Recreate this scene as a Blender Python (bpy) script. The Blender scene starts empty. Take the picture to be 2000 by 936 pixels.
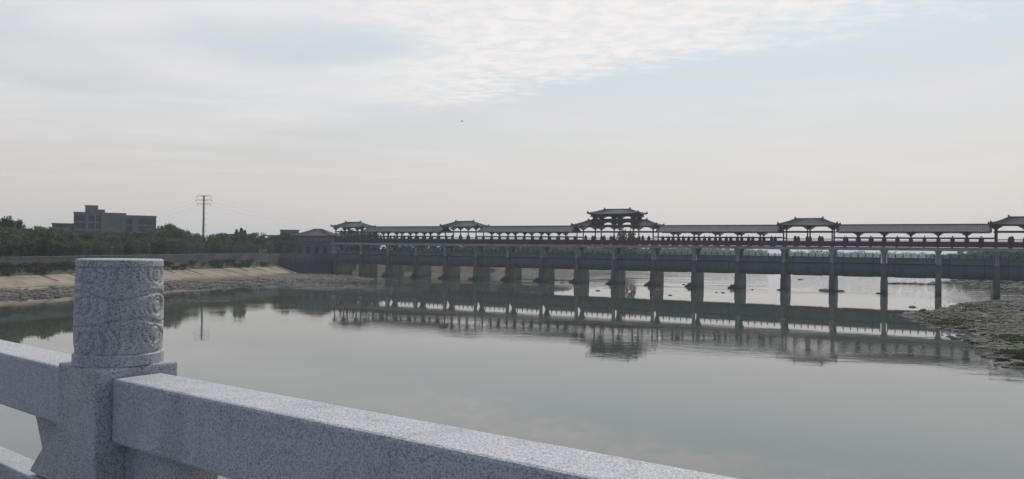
import bpy, bmesh, math, random
import numpy as np
from mathutils import Vector, Matrix, noise
R = math.radians
random.seed(7)
scn = bpy.context.scene
col = scn.collection
H = 10.0
F = 1480.0
def hor(px): return 474.25 + 0.0125 * px
def at(px, Y):                       # plan point on the sight line of a picture column, Y metres out
    return ((px - 1000.0) / F * Y, Y)

# ------------------------------------------------------------------ materials
def mat(name):
    m = bpy.data.materials.new(name); m.use_nodes = True
    nt = m.node_tree; b = nt.nodes['Principled BSDF']
    return m, nt, b
def nd(nt, t, **kw):
    n = nt.nodes.new(t)
    for k, v in kw.items():
        if k in n.inputs: n.inputs[k].default_value = v
        else: setattr(n, k, v)
    return n
def ramp(nt, fac, stops):
    r = nt.nodes.new('ShaderNodeValToRGB')
    while len(r.color_ramp.elements) < len(stops): r.color_ramp.elements.new(0.5)
    for e, (p, c) in zip(r.color_ramp.elements, stops):
        e.position = p; e.color = (c[0], c[1], c[2], 1) if len(c) == 3 else c
    nt.links.new(fac, r.inputs['Fac'])
    return r
def simple(name, c, rough=0.85, var=0.35, scale=0.6, bump=0.0, bscale=8.0, detail=6.0, spec=0.3, stretch=None, c2=None):
    """base colour broken up by two octave sets of noise, with optional bump"""
    m, nt, b = mat(name)
    tc = nd(nt, 'ShaderNodeTexCoord')
    mp = nd(nt, 'ShaderNodeMapping')
    geo = nd(nt, 'ShaderNodeNewGeometry')
    nt.links.new(geo.outputs['Position'], mp.inputs['Vector'])
    if stretch: mp.inputs['Scale'].default_value = stretch
    n1 = nd(nt, 'ShaderNodeTexNoise', Scale=scale, Detail=detail, Roughness=0.65)
    nt.links.new(mp.outputs['Vector'], n1.inputs['Vector'])
    lo = tuple(x * (1 - var) for x in c); hi = tuple(min(1, x * (1 + var)) for x in (c2 or c))
    r = ramp(nt, n1.outputs['Fac'], [(0.32, lo), (0.68, hi)])
    nt.links.new(r.outputs['Color'], b.inputs['Base Color'])
    b.inputs['Roughness'].default_value = rough
    b.inputs['Specular IOR Level'].default_value = spec
    if bump:
        n2 = nd(nt, 'ShaderNodeTexNoise', Scale=bscale, Detail=5.0)
        nt.links.new(geo.outputs['Position'], n2.inputs['Vector'])
        bp = nd(nt, 'ShaderNodeBump', Strength=bump, Distance=0.05)
        nt.links.new(n2.outputs['Fac'], bp.inputs['Height'])
        nt.links.new(bp.outputs['Normal'], b.inputs['Normal'])
    return m

def wet(m, z0=.04, z1=.30, dark=.35):
    nt = m.node_tree; b = nt.nodes['Principled BSDF']; src = b.inputs['Base Color'].links[0].from_socket
    geo = nd(nt, 'ShaderNodeNewGeometry'); sp = nd(nt, 'ShaderNodeSeparateXYZ'); nt.links.new(geo.outputs['Position'], sp.inputs[0])
    mr = nd(nt, 'ShaderNodeMapRange'); nt.links.new(sp.outputs[2], mr.inputs['Value'])
    mr.inputs['From Min'].default_value = z0; mr.inputs['From Max'].default_value = z1; mr.inputs['To Min'].default_value = dark
    mx = nd(nt, 'ShaderNodeMix', data_type='RGBA', blend_type='MULTIPLY'); mx.inputs['Factor'].default_value = 1
    nt.links.new(src, mx.inputs['A']); nt.links.new(mr.outputs[0], mx.inputs['B']); nt.links.new(mx.outputs['Result'], b.inputs['Base Color'])
def granite(name, dark, mid, light, grain=260.0, rough=0.6, stain=0.0):
    m, nt, b = mat(name)
    tc = nd(nt, 'ShaderNodeNewGeometry')
    v = nd(nt, 'ShaderNodeTexVoronoi', Scale=grain)
    v.inputs['Randomness'].default_value = 1.0
    nt.links.new(tc.outputs['Position'], v.inputs['Vector'])
    sep = nd(nt, 'ShaderNodeSeparateColor'); nt.links.new(v.outputs['Color'], sep.inputs['Color'])
    n = nd(nt, 'ShaderNodeTexNoise', Scale=grain * 0.45, Detail=3.0)
    nt.links.new(tc.outputs['Position'], n.inputs['Vector'])
    big = nd(nt, 'ShaderNodeTexNoise', Scale=6.0, Detail=6.0, Roughness=0.75)
    nt.links.new(tc.outputs['Position'], big.inputs['Vector'])
    a = nd(nt, 'ShaderNodeMath', operation='MULTIPLY_ADD'); a.inputs[1].default_value = 0.55
    nt.links.new(sep.outputs[0], a.inputs[0]); nt.links.new(n.outputs['Fac'], a.inputs[2])
    a2 = nd(nt, 'ShaderNodeMath', operation='MULTIPLY_ADD'); a2.inputs[1].default_value = 0.35
    nt.links.new(big.outputs['Fac'], a2.inputs[0]); nt.links.new(a.outputs[0], a2.inputs[2])
    r = ramp(nt, a2.outputs[0], [(0.56, dark), (0.72, tuple((d + q) / 2 for d, q in zip(dark, mid))), (0.86, mid), (1.0, light)])
    out = r.outputs['Color']
    if stain > 0:
        st = nd(nt, 'ShaderNodeTexNoise', Scale=14.0, Detail=4.0)
        mp = nd(nt, 'ShaderNodeMapping'); mp.inputs['Scale'].default_value = (1, 1, 0.25)
        nt.links.new(tc.outputs['Position'], mp.inputs['Vector']); nt.links.new(mp.outputs['Vector'], st.inputs['Vector'])
        rr = ramp(nt, st.outputs['Fac'], [(0.5, (1, 1, 1)), (0.72, (1 - stain, 1 - stain * 0.95, 1 - stain * 1.05))])
        mx = nd(nt, 'ShaderNodeMix', data_type='RGBA', blend_type='MULTIPLY'); mx.inputs['Factor'].default_value = 1
        nt.links.new(out, mx.inputs['A']); nt.links.new(rr.outputs['Color'], mx.inputs['B']); out = mx.outputs['Result']
    nt.links.new(out, b.inputs['Base Color'])
    b.inputs['Roughness'].default_value = rough
    b.inputs['Specular IOR Level'].default_value = 0.3
    n3 = nd(nt, 'ShaderNodeTexNoise', Scale=180.0, Detail=3.0)
    nt.links.new(tc.outputs['Position'], n3.inputs['Vector'])
    bp = nd(nt, 'ShaderNodeBump', Strength=0.35, Distance=0.004)
    nt.links.new(n3.outputs['Fac'], bp.inputs['Height']); nt.links.new(bp.outputs['Normal'], b.inputs['Normal'])
    return m

def foliage(name, c_dark, c_light):
    m, nt, b = mat(name)
    geo = nd(nt, 'ShaderNodeNewGeometry'); oi = nd(nt, 'ShaderNodeObjectInfo')
    n1 = nd(nt, 'ShaderNodeTexNoise', Scale=0.55, Detail=4.0)
    nt.links.new(geo.outputs['Position'], n1.inputs['Vector'])
    ad = nd(nt, 'ShaderNodeMath', operation='MULTIPLY_ADD'); ad.inputs[1].default_value = 0.35
    nt.links.new(oi.outputs['Random'], ad.inputs[0]); nt.links.new(n1.outputs['Fac'], ad.inputs[2])
    a2 = nd(nt, 'ShaderNodeMath', operation='MULTIPLY_ADD'); a2.inputs[1].default_value = 0.45
    nt.links.new(geo.outputs['Random Per Island'], a2.inputs[0]); nt.links.new(ad.outputs[0], a2.inputs[2])
    r = ramp(nt, a2.outputs[0], [(0.55, c_dark), (0.88, tuple((p + q) / 2 for p, q in zip(c_dark, c_light))), (1.25 if False else 1.0, c_light)])
    nt.links.new(r.outputs['Color'], b.inputs['Base Color'])
    b.inputs['Roughness'].default_value = 0.7
    b.inputs['Specular IOR Level'].default_value = 0.2
    tr = nd(nt, 'ShaderNodeBsdfTranslucent'); nt.links.new(r.outputs['Color'], tr.inputs['Color'])
    ms = nd(nt, 'ShaderNodeMixShader'); ms.inputs[0].default_value = 0.35
    nt.links.new(b.outputs[0], ms.inputs[1]); nt.links.new(tr.outputs[0], ms.inputs[2])
    nt.links.new(ms.outputs[0], nt.nodes['Material Output'].inputs['Surface'])
    return m

M = {}
M['granite_rail'] = granite('rail granite', (0.205, 0.213, 0.237), (0.365, 0.373, 0.405), (0.54, 0.545, 0.572), 480, 0.6, stain=0.16)
M['granite_post'] = granite('post granite', (0.15, 0.155, 0.167), (0.33, 0.337, 0.357), (0.50, 0.505, 0.52), 440, 0.65, stain=0.3)
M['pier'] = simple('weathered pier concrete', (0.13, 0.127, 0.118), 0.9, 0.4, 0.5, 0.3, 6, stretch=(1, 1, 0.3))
M['pier_post'] = simple('pale post concrete', (0.31, 0.31, 0.31), 0.85, 0.3, 0.8, 0.2, 6)
M['deck'] = simple('deck concrete', (0.34, 0.34, 0.33), 0.85, 0.28, 0.35, 0.2, 6, stretch=(1, 1, 2))
M['gate'] = simple('grey green gate steel', (0.085, 0.105, 0.11), 0.6, 0.25, 0.4, 0.05, 3, stretch=(1, 1, 0.35), spec=0.3)
M['plate'] = simple('grey gate plate', (0.16, 0.19, 0.20), 0.6, 0.2, 0.4, 0.05, 3, spec=0.3)
M['lip'] = simple('dark gate lip', (0.045, 0.055, 0.052), 0.7, 0.35, 0.5)
M['joint'] = simple('dark joint rubber', (0.03, 0.033, 0.035), 0.8, 0.2)
M['red'] = simple('oxblood painted timber', (0.075, 0.030, 0.028), 0.6, 0.25, 0.6)
M['column'] = simple('dark red column paint', (0.065, 0.032, 0.03), 0.6, 0.25, 0.8)
M['bracket'] = simple('dark painted bracket timber', (0.05, 0.045, 0.045), 0.7, 0.25, 0.9)
M['tile'] = simple('grey roof tile', (0.066, 0.072, 0.078), 0.75, 0.3, 0.7, 0.2, 4)
M['ridge'] = simple('ridge tile', (0.09, 0.10, 0.105), 0.7, 0.25, 1.0)
M['iron'] = simple('dark painted iron', (0.045, 0.045, 0.048), 0.6, 0.2)
M['revet'] = simple('tan concrete revetment', (0.27, 0.222, 0.16), 0.95, 0.34, 0.22, 0.4, 3, c2=(0.25, 0.215, 0.165))
M['levee_wall'] = simple('grey levee wall', (0.135, 0.14, 0.14), 0.9, 0.38, 0.18, 0.3, 3, stretch=(1, 1, 0.4))
M['dark_wall'] = simple('shadow dark wall', (0.07, 0.074, 0.075), 0.9, 0.35, 0.3, 0.3, 3)  # dark tone holds the abutment's shadow; ribs and right bank share it
M['coping'] = simple('coping concrete', (0.26, 0.26, 0.25), 0.9, 0.25, 0.5)
M['soil'] = simple('dry bank soil', (0.055, 0.05, 0.038), 0.95, 0.45, 0.3, 0.4, 2, c2=(0.06, 0.062, 0.036))
M['gravel'] = simple('river gravel', (0.10, 0.095, 0.083), 0.95, 0.55, 1.2, 1.0, 5)
M['mossy'] = simple('weedy gravel bar', (0.072, 0.07, 0.056), 0.95, 0.6, 0.5, 1.0, 5, c2=(0.08, 0.10, 0.04))
M['rock'] = simple('river rock', (0.155, 0.138, 0.115), 0.9, 0.5, 0.9, 0.5, 6)
M['rock_dark'] = simple('dark wet rock', (0.06, 0.058, 0.053), 0.75, 0.4, 0.9, 0.5, 6)
M['far_revet'] = simple('brown stone bank', (0.095, 0.078, 0.066), 0.95, 0.4, 0.3, 0.4, 3)
M['bed'] = simple('river bed silt', (0.10, 0.10, 0.08), 0.95, 0.3, 0.05)
M['asphalt'] = simple('deck paving', (0.22, 0.22, 0.22), 0.9, 0.2, 3.0)
M['bldg'] = simple('bare grey concrete', (0.175, 0.168, 0.165), 0.9, 0.2, 0.15, 0.0)
M['bldg_dark'] = simple('dark window frame', (0.09, 0.085, 0.08), 0.9, 0.25, 0.2)  # plain dark tone of the gatehouse window frames
M['bldg_red'] = simple('red brick annexe', (0.12, 0.085, 0.075), 0.9, 0.2, 0.2)
M['white'] = simple('white render', (0.22, 0.22, 0.218), 0.85, 0.15, 0.2)
M['gh_roof'] = simple('brown grey roof tile', (0.058, 0.052, 0.05), 0.8, 0.25, 0.5)
M['opening'] = simple('dark opening', (0.035, 0.037, 0.04), 0.6, 0.2)
M['steel'] = simple('galvanised pole steel', (0.27, 0.26, 0.265), 0.5, 0.1)
M['wire'] = simple('conductor', (0.16, 0.16, 0.17), 0.6, 0.1)
M['trunk'] = simple('bark', (0.07, 0.055, 0.04), 0.95, 0.3, 2)
M['leaf'] = foliage('leaf green', (0.018, 0.034, 0.019), (0.14, 0.19, 0.08))
M['leaf_far'] = foliage('far leaf green', (0.03, 0.055, 0.03), (0.07, 0.11, 0.05))
M['leaf_pale'] = foliage('pale leaf green', (0.10, 0.14, 0.06), (0.22, 0.26, 0.13))
M['grass'] = foliage('grass green', (0.05, 0.075, 0.025), (0.11, 0.14, 0.05))
M['shrub'] = foliage('dry shrub', (0.035, 0.038, 0.025), (0.075, 0.07, 0.04))
M['bird'] = simple('dark plumage', (0.06, 0.06, 0.065), 0.8, 0.2)
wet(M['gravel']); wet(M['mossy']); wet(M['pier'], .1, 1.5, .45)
# glass
gm, gnt, gb = mat('window glass'); gb.inputs['Base Color'].default_value = (0.35, 0.38, 0.40, 1); gb.inputs['Roughness'].default_value = 0.15
M['glass'] = gm

# ------------------------------------------------------------------ mesh helpers
class MB:
    def __init__(s): s.v = []; s.f = []; s.sm = []
    def add(s, vs, fs, smooth=False):
        o = len(s.v); s.v += [tuple(v) for v in vs]
        s.f += [tuple(i + o for i in f) for f in fs]; s.sm += [smooth] * len(fs)
        return s
    def box(s, x0, x1, y0, y1, z0, z1, mtx=None):
        vs = [(x, y, z) for z in (z0, z1) for y in (y0, y1) for x in (x0, x1)]
        if mtx: vs = [mtx @ Vector(v) for v in vs]
        return s.add(vs, [(0, 2, 3, 1), (4, 5, 7, 6), (0, 1, 5, 4), (2, 6, 7, 3), (0, 4, 6, 2), (1, 3, 7, 5)])
    def taper(s, x0, x1, y0, y1, z0, z1, gx, gy):
        """a box whose top is grown by gx, gy on every side"""
        vs = [(x0, y0, z0), (x1, y0, z0), (x0, y1, z0), (x1, y1, z0), (x0 - gx, y0 - gy, z1), (x1 + gx, y0 - gy, z1), (x0 - gx, y1 + gy, z1), (x1 + gx, y1 + gy, z1)]
        return s.add(vs, [(0, 2, 3, 1), (4, 5, 7, 6), (0, 1, 5, 4), (2, 6, 7, 3), (0, 4, 6, 2), (1, 3, 7, 5)])
    def tube(s, p0, p1, r0, r1=None, n=8, cap=True, smooth=True):
        r1 = r0 if r1 is None else r1
        p0 = Vector(p0); p1 = Vector(p1); d = (p1 - p0).normalized()
        a = d.orthogonal().normalized(); b = d.cross(a)
        vs = []
        for p, r in ((p0, r0), (p1, r1)):
            for i in range(n):
                t = 2 * math.pi * i / n; vs.append(p + (a * math.cos(t) + b * math.sin(t)) * r)
        fs = [(i, (i + 1) % n, n + (i + 1) % n, n + i) for i in range(n)]
        s.add(vs, fs, smooth)
        if cap: s.add(vs, [tuple(range(n))[::-1], tuple(range(n, 2 * n))])
        return s
    def path(s, pts, r, n=6):
        for a, b in zip(pts[:-1], pts[1:]): s.tube(a, b, r, r, n, cap=False)
        return s
    def prism(s, prof, x0, x1):
        """profile of (y, z) points extruded along x"""
        n = len(prof)
        vs = [(x0, y, z) for y, z in prof] + [(x1, y, z) for y, z in prof]
        return s.add(vs, [(i, (i + 1) % n, n + (i + 1) % n, n + i) for i in range(n)] + [tuple(range(n))[::-1], tuple(range(n, 2 * n))])
    def lathe(s, prof, n=16, c=(0, 0), smooth=True):
        vs = []
        for r, z in prof:
            for i in range(n):
                t = 2 * math.pi * i / n; vs.append((c[0] + r * math.cos(t), c[1] + r * math.sin(t), z))
        fs = []
        for j in range(len(prof) - 1):
            for i in range(n): fs.append((j * n + i, j * n + (i + 1) % n, (j + 1) * n + (i + 1) % n, (j + 1) * n + i))
        s.add(vs, fs, smooth)
        m = (len(prof) - 1) * n
        s.add(vs, [tuple(range(n))[::-1], tuple(range(m, m + n))])
        return s
    def build(s, name, m, parent=None, bevel=0.0, loc=None, recalc=True):
        me = bpy.data.meshes.new(name)
        me.from_pydata(s.v, [], s.f)
        me.polygons.foreach_set('use_smooth', s.sm)
        if recalc:
            bm = bmesh.new(); bm.from_mesh(me); bmesh.ops.recalc_face_normals(bm, faces=bm.faces); bm.to_mesh(me); bm.free()
        me.materials.append(M[m] if isinstance(m, str) else m)
        me.update()
        o = bpy.data.objects.new(name, me); col.objects.link(o)
        if parent: o.parent = parent
        if loc: o.location = loc
        if bevel:
            bv = o.modifiers.new('edge', 'BEVEL'); bv.width = bevel; bv.segments = 2; bv.limit_method = 'ANGLE'
        return o

def tag(o, label=None, cat=None, group=None, kind=None):
    if label: o['label'] = label
    if cat: o['category'] = cat
    if group: o['group'] = group
    if kind: o['kind'] = kind
    return o
def thing(name, label, cat, loc=(0, 0, 0), rz=0.0, group=None):
    o = bpy.data.objects.new(name, None); col.objects.link(o)
    o.location = loc; o.rotation_euler = (0, 0, rz); o.empty_display_size = 0.3
    return tag(o, label, cat, group)
def kids(o): return [c for c in bpy.data.objects if c.parent == o]
def dup(root, loc=None, rz=None, label=None, scale=None):
    def cp(o, par):
        c = o.copy(); col.objects.link(c); c.parent = par
        for ch in KID.get(o.name, []): KID.setdefault(c.name, []).append(cp(ch, c))
        return c
    KID = {}
    for o in bpy.data.objects:
        if o.parent: KID.setdefault(o.parent.name, []).append(o)
    r = cp(root, None)
    if loc is not None: r.location = loc
    if rz is not None: r.rotation_euler = (0, 0, rz)
    if scale is not None: r.scale = scale
    if label: r['label'] = label
    return r
def like(o, parent, loc):               # one more copy of a part, same mesh
    c = o.copy(); col.objects.link(c); c.parent = parent; c.location = loc
    return c
ORD = ['', 'first', 'second', 'third', 'fourth', 'fifth', 'sixth', 'seventh', 'eighth', 'ninth', 'tenth', 'eleventh', 'twelfth', 'thirteenth',
       'fourteenth', 'fifteenth', 'sixteenth', 'seventeenth', 'eighteenth', 'nineteenth']

# ------------------------------------------------------------------ the bridge frame
S = 11.97
K0 = Vector((114.0, 178.1, 0))
BD = Vector((0.8770, -0.4807, 0)); BN = Vector((0.4807, 0.8770, 0))
BROT = math.atan2(BD.y, BD.x)
def B(k, v=0.0, z=0.0): return K0 - BD * (S * k) + BN * v + Vector((0, 0, z))
VC = 2.85                                # centre line of the gallery, behind the front face of the piers

# ---- piers
GATE = [(1.60, 7.42), (1.05, 7.22), (0.70, 6.85), (0.50, 6.35), (0.44, 5.8), (0.52, 5.2), (0.75, 4.7), (1.05, 4.35), (1.35, 4.15), (3.2, 4.15), (3.2, 7.42)]
PLATE = [(2.45, 9.05), (1.30, 7.76), (1.08, 7.72), (1.08, 7.56), (3.2, 7.56), (3.2, 9.05)]
def make_pier(k):
    i = 18 - k
    where = ('at the left bank end of the gate bridge' if k == 17 else 'at the right edge of the picture, on the rocky bar' if k == 0 else
             '%s from the left bank' % ORD[i])
    t = thing('bridge_pier', 'grey concrete bridge pier, ' + where, 'bridge pier', B(k), BROT, 'piers of the gate bridge')
    b = MB()
    b.box(-0.62, 0.62, 0, 1.45, 3.2, 7.15)
    b.box(-0.70, 0.70, -0.10, 1.55, -2, 3.2)
    b.box(-0.60, 0.60, 1.452, 8.8, 3.2, 4.9)
    b.box(-0.66, 0.66, 1.552, 8.9, -2, 3.2)
    b.box(-0.72, 0.72, -0.10, 1.40, 7.152, 7.40)
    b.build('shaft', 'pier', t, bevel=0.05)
    for v in (0.10, 4.75):
        p = MB(); z0 = 7.402 if v < 1 else 4.902
        p.box(-0.40, 0.40, v + .05, v + 0.85, z0, 9.75)
        p.taper(-0.40, 0.40, v + .05, v + 0.85, 9.751, 10.25, 0.16, 0.22)
        p.box(-0.62, 0.62, v - 0.25, v + 1.15, 10.252, 10.60)
        p.box(-0.80, 0.80, v - 0.30, v + 1.2, 10.602, 10.845)
        o = p.build('post', 'pier_post', t, bevel=0.03)
        if v < 1:
            f = MB()
            for x0, x1, z0, z1 in ((-0.34, -0.24, 7.6, 9.9), (0.24, 0.34, 7.6, 9.9), (-0.239, 0.239, 7.6, 7.72), (-0.239, 0.239, 9.78, 9.9)):
                f.box(x0, x1, v - 0.03, v + 0.06, z0, z1)
            f.build('post_frame', 'pier_post', o)
    # strut under the deck between the posts
    b = MB(); b.box(-0.3, 0.3, 1.12, 4.68, 10.3, 10.80)
    b.add([(-.22, 4.70, 8.2), (.22, 4.70, 8.2), (-.22, 4.70, 8.8), (.22, 4.70, 8.8), (-.22, 3.0, 10.28), (.22, 3.0, 10.28), (-.22, 3.7, 10.28), (.22, 3.7, 10.28)],
          [(0, 1, 3, 2), (4, 6, 7, 5), (0, 4, 5, 1), (2, 3, 7, 6), (0, 2, 6, 4), (1, 5, 7, 3)])
    b.build('crossbeam', 'pier', t)
    h = MB()
    for x0, x1 in ((-2.32, -0.624), (0.624, 2.32)): h.prism(GATE, x0, x1)
    hs = h.build('gate_housing', 'gate', t)
    h = MB()
    for x0, x1 in ((-2.32, -0.73), (0.73, 2.32)): h.prism(PLATE, x0, x1)
    h.build('housing_plate', 'plate', hs)
    MB().box(-2.31, 2.31, 1.56, 3.1, 7.422, 7.558).build('joint_seal', 'joint', hs)
    for x0 in (-2.44, 2.33):
        MB().prism([(y + 0.2, z + 0.02) for y, z in GATE[:-1]] + [(3.4, 7.66), (3.4, 8.9), (2.58, 8.95), (1.46, 7.70), (1.30, 7.60)], x0, x0 + 0.11).build('joint_seal', 'joint', hs)
    # eroded concrete toe at the water
    if 2 <= k <= 15:
        rnd = random.Random(k)
        ft = MB()
        if k > 4:
            for q in range(12):
                cx = -.5 - 1.5 * (q / 12) + rnd.uniform(-.15, .15); cy = rnd.uniform(-.5, 1.0)
                blob(ft, (cx, cy, .05), rnd.uniform(.45, .7), rnd, (1, 1, .6 + 1.9 * (1 - q / 12) ** 1.5))
        else:
            for q in range(7): blob(ft, (rnd.uniform(-1.5, .9), rnd.uniform(-.7, .3), 0), rnd.uniform(.35, .65), rnd, (1.3, 1, .5))
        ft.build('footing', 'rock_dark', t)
    return t
_ico = None
def blob(mb, c, r, rnd, sc=(1, 1, 1), smooth=False):
    global _ico
    if _ico is None:
        bm = bmesh.new(); bmesh.ops.create_icosphere(bm, subdivisions=2, radius=1.0)
        bm.verts.ensure_lookup_table()
        lo = bmesh.new(); bmesh.ops.create_icosphere(lo, subdivisions=1, radius=1.0)
        _ico = [([v.co.copy() for v in q.verts], [tuple(v.index for v in f.verts) for f in q.faces]) for q in (lo, bm)]
    vs, fs = _ico[1 if r > .5 else 0]
    off = Vector((rnd.uniform(-99, 99), rnd.uniform(-99, 99), rnd.uniform(-99, 99)))
    rot = Matrix.Rotation(rnd.uniform(0, 6.3), 3, 'Z')
    out = []
    for v in vs:
        d = 1 + 0.38 * noise.noise(v * 1.1 + off) + 0.15 * noise.noise(v * 2.6 + off)
        w = rot @ Vector((v.x * sc[0], v.y * sc[1], v.z * sc[2])) * (r * d)
        out.append((w.x + c[0], w.y + c[1], w.z + c[2]))
    mb.add(out, fs, smooth)

for k in range(0, 18): make_pier(k)

# ---- gates between the piers, and the walkway railing above each
def make_gates():
    L = S / 2 - 2.45
    g = thing('sluice_gate', '', 'sluice gate', (0, 0, 0), BROT, 'curved sluice gates between the piers')
    MB().prism(GATE, -L, L).build('curved_panel', 'gate', g)
    MB().prism(PLATE, -L, L).build('upper_plate', 'plate', g)
    MB().box(-L, L, 1.7, 3.1, 7.422, 7.558).build('joint_seal', 'joint', g)
    MB().prism([(0.98, 4.32), (1.36, 4.06), (3.1, 4.06), (3.1, 4.14), (1.34, 4.14), (1.05, 4.36)], -L, L).build('bottom_lip', 'lip', g)
    r = thing('walkway_railing', '', 'railing', (0, 0, 0), BROT, 'railings along the top of the gates')
    p = MB(); p.box(-.11, .11, -.11, .11, 0, .62); p.lathe([(.05, .62), (.13, .68), (.15, .76), (.09, .85), (.02, .90)], 8)
    first = None
    for i in range(7):
        x = -S / 2 + S / 7 * (i + .5)
        if first is None: first = p.build('post', 'iron', r, loc=(x, 2.75, 9.05))
        else: like(first, r, (x, 2.75, 9.05))
    q = MB(); q.box(-S / 2, S / 2, 2.72, 2.78, 9.52, 9.555); q.box(-S / 2, S / 2, 2.735, 2.765, 9.22, 9.245)
    q.build('rail', 'iron', r)
    for i in range(-1, 17):
        n = 17 - i
        where = 'running out of the picture at the right' if i == -1 else 'in the %s bay from the left bank' % ORD[n]
        a = g if i == -1 else dup(g); a.location = B(i + .5); a['label'] = 'curved grey green sluice gate ' + where
        b = r if i == -1 else dup(r); b.location = B(i + .5); b['label'] = 'low knobbed railing on the gate ' + where
make_gates()

# ---- deck under the gallery
xa, xb = -17.15 * S, 1.4 * S
t = thing('gallery_deck', 'long pale grey concrete deck beam carrying the covered gallery on the piers', 'bridge deck', K0, BROT)
b = MB()
b.box(xa, xb, -0.45, -0.02, 10.85, 11.58)
b.box(xa, xb, -0.57, -0.02, 11.582, 11.66)
b.build('front_beam', 'deck', t)
MB().box(xa, xb, 5.72, 6.15, 10.85, 11.6).build('back_beam', 'deck', t)
MB().box(xa, xb, -0.018, 5.718, 11.2, 11.56).build('slab', 'deck', t)
b = MB()
for i in range(int((xb - xa) / 3)): b.box(xa + 3 * i + 1, xa + 3 * i + 1.4, 0.1, 5.6, 11.562, 11.80)
b.build('floor_joist', 'bracket', t)

# ---- Chinese roofs
def roof_mesh(xa, xb, ra, rb, yc, hw, z0, z1, up=0.32, tile=0.5):
    """hipped tile roof: eaves xa..xb, ridge ra..rb; an end with ra == xa or rb == xb is left open (gable cut)"""
    mb = MB(); ns = 8
    def prof(s): return z0 + (z1 - z0) * (0.80 * s + 0.20 * s * s)
    def lift(t, s): return up * max(0.0, 1 - t) ** 2.2 * (1 - s) ** 2
    nx = max(4, int((xb - xa) / (tile / 2)))
    for sg in (-1, 1):
        vs = []
        for j in range(ns + 1):
            s = j / ns
            x0 = xa + (ra - xa) * s; x1 = xb + (rb - xb) * s
            for i in range(nx + 1):
                u = i / nx; x = x0 + (x1 - x0) * u
                d0 = (x - x0) / 3.5 if ra > xa else 9; d1 = (x1 - x) / 3.5 if rb < xb else 9
                z = prof(s) + lift(min(d0, d1, 1), s) + (0.12 if i % 2 else 0.0) * (1 - .3 * s)
                vs.append((x, yc + sg * hw * (1 - s), z))
        w = nx + 1
        mb.add(vs, [(j * w + i, j * w + i + 1, (j + 1) * w + i + 1, (j + 1) * w + i) for j in range(ns) for i in range(nx)])
    for e, r, on in ((xa, ra, ra > xa), (xb, rb, rb < xb)):
        if not on: continue
        ny = int(2 * hw / (tile / 2)); vs = []
        for j in range(ns + 1):
            s = j / ns; h = hw * (1 - s)
            for i in range(ny + 1):
                u = i / ny; y = yc - h + 2 * h * u
                z = prof(s) + lift(min((h - abs(y - yc)) / 3.5, 1), s) + (0.12 if i % 2 else 0.0) * (1 - s)
                vs.append((e + (r - e) * s, y, z))
        w = ny + 1
        mb.add(vs, [(j * w + i, j * w + i + 1, (j + 1) * w + i + 1, (j + 1) * w + i) for j in range(ns) for i in range(ny)])
    return mb
def ridge_mesh(xa, xb, ra, rb, yc, hw, z0, z1, up=0.32, orn=True):
    mb = MB()
    mb.box(ra, rb, yc - .14, yc + .14, z1 - .1, z1 + .22)
    def knob(x, y, z, d):
        mb.box(x - .22, x + .22, y - .18, y + .18, z - .1, z + .42); mb.box(x - .12 + .1 * d, x + .12 + .1 * d, y - .13, y + .13, z + .42, z + .62)
    for e, r, d in ((xa, ra, -1), (xb, rb, 1)):
        if abs(e - r) < .01: continue
        if orn: knob(r, yc, z1, d)
        for sg in (-1, 1):
            pts = []
            for j in range(7):
                s = 1 - j / 6
                pts.append((e + (r - e) * s, yc + sg * hw * (1 - s), z0 + (z1 - z0) * (0.8 * s + .2 * s * s) + up * (1 - s) ** 2 + .08))
            mb.path(pts, .15, 6)
            if orn: knob(e - d * .25, yc + sg * (hw - .25), pts[-1][2], d)
    return mb
def soffit(mb, xa, xb, yc, hw, z):
    mb.box(xa + .15, xb - .15, yc - hw + .12, yc + hw - .12, z - .10, z - .02); return mb

def put_roof(t, *a, up=0.32, ridge=True):
    m = roof_mesh(*a, up=up)
    o = m.build('roof', 'tile', t, recalc=False)
    sd = o.modifiers.new('thick', 'SOLIDIFY'); sd.thickness = 0.14; sd.offset = 0
    ridge_mesh(*a, up=up).build('ridge', 'ridge', o)
    return o

def bracket_mesh(h=0.75, w=2.4):
    b = MB(); n = 4
    for i in range(n):
        z0 = -h + h * i / n; ww = 0.35 + (w - .35) * ((i + .6) / n) / 1; ww = min(w, ww)
        b.box(-ww / 2, ww / 2, -.16, .16, z0 + .002, z0 + h / n * .78)
        b.box(-.15, .15, -ww * .38, ww * .38, z0 + .012, z0 + h / n * .72)
        for x in (-ww / 2 + .15, 0, ww / 2 - .15): b.box(x - .13, x + .13, -.19, .19, z0 + h / n * .72, z0 + h / n)
    return b
def post_mesh(tall, w=0.84):
    b = MB(); b.box(-w / 2, w / 2, -.14, .14, 0, .78)
    if tall:
        b.taper(-w / 2, w / 2, -.14, .14, .78, 1.0, -.10, -.02); b.lathe([(.24, 1.0), (.30, 1.08), (.26, 1.2), (.12, 1.3), (.1, 1.38), (.02, 1.44)], 10)
    else:
        b.box(-.09, .09, -.09, .09, .78, 1.24); b.lathe([(.08, 1.24), (.12, 1.29), (.08, 1.38), (.02, 1.42)], 8)
    return b
FZ = 13.03
PM = {}
def part(t, key, make, m, locs, name):
    """one mesh, one child per place"""
    first = None
    for l in locs:
        if first is None:
            if key in PM: first = bpy.data.objects.new(name, PM[key]); col.objects.link(first); first.parent = t; first.location = l
            else: first = make().build(name, m, t, loc=l); PM[key] = first.data
        else: like(first, t, l)
CF, CB = 0.45, 5.25                      # front and back column rows
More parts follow.
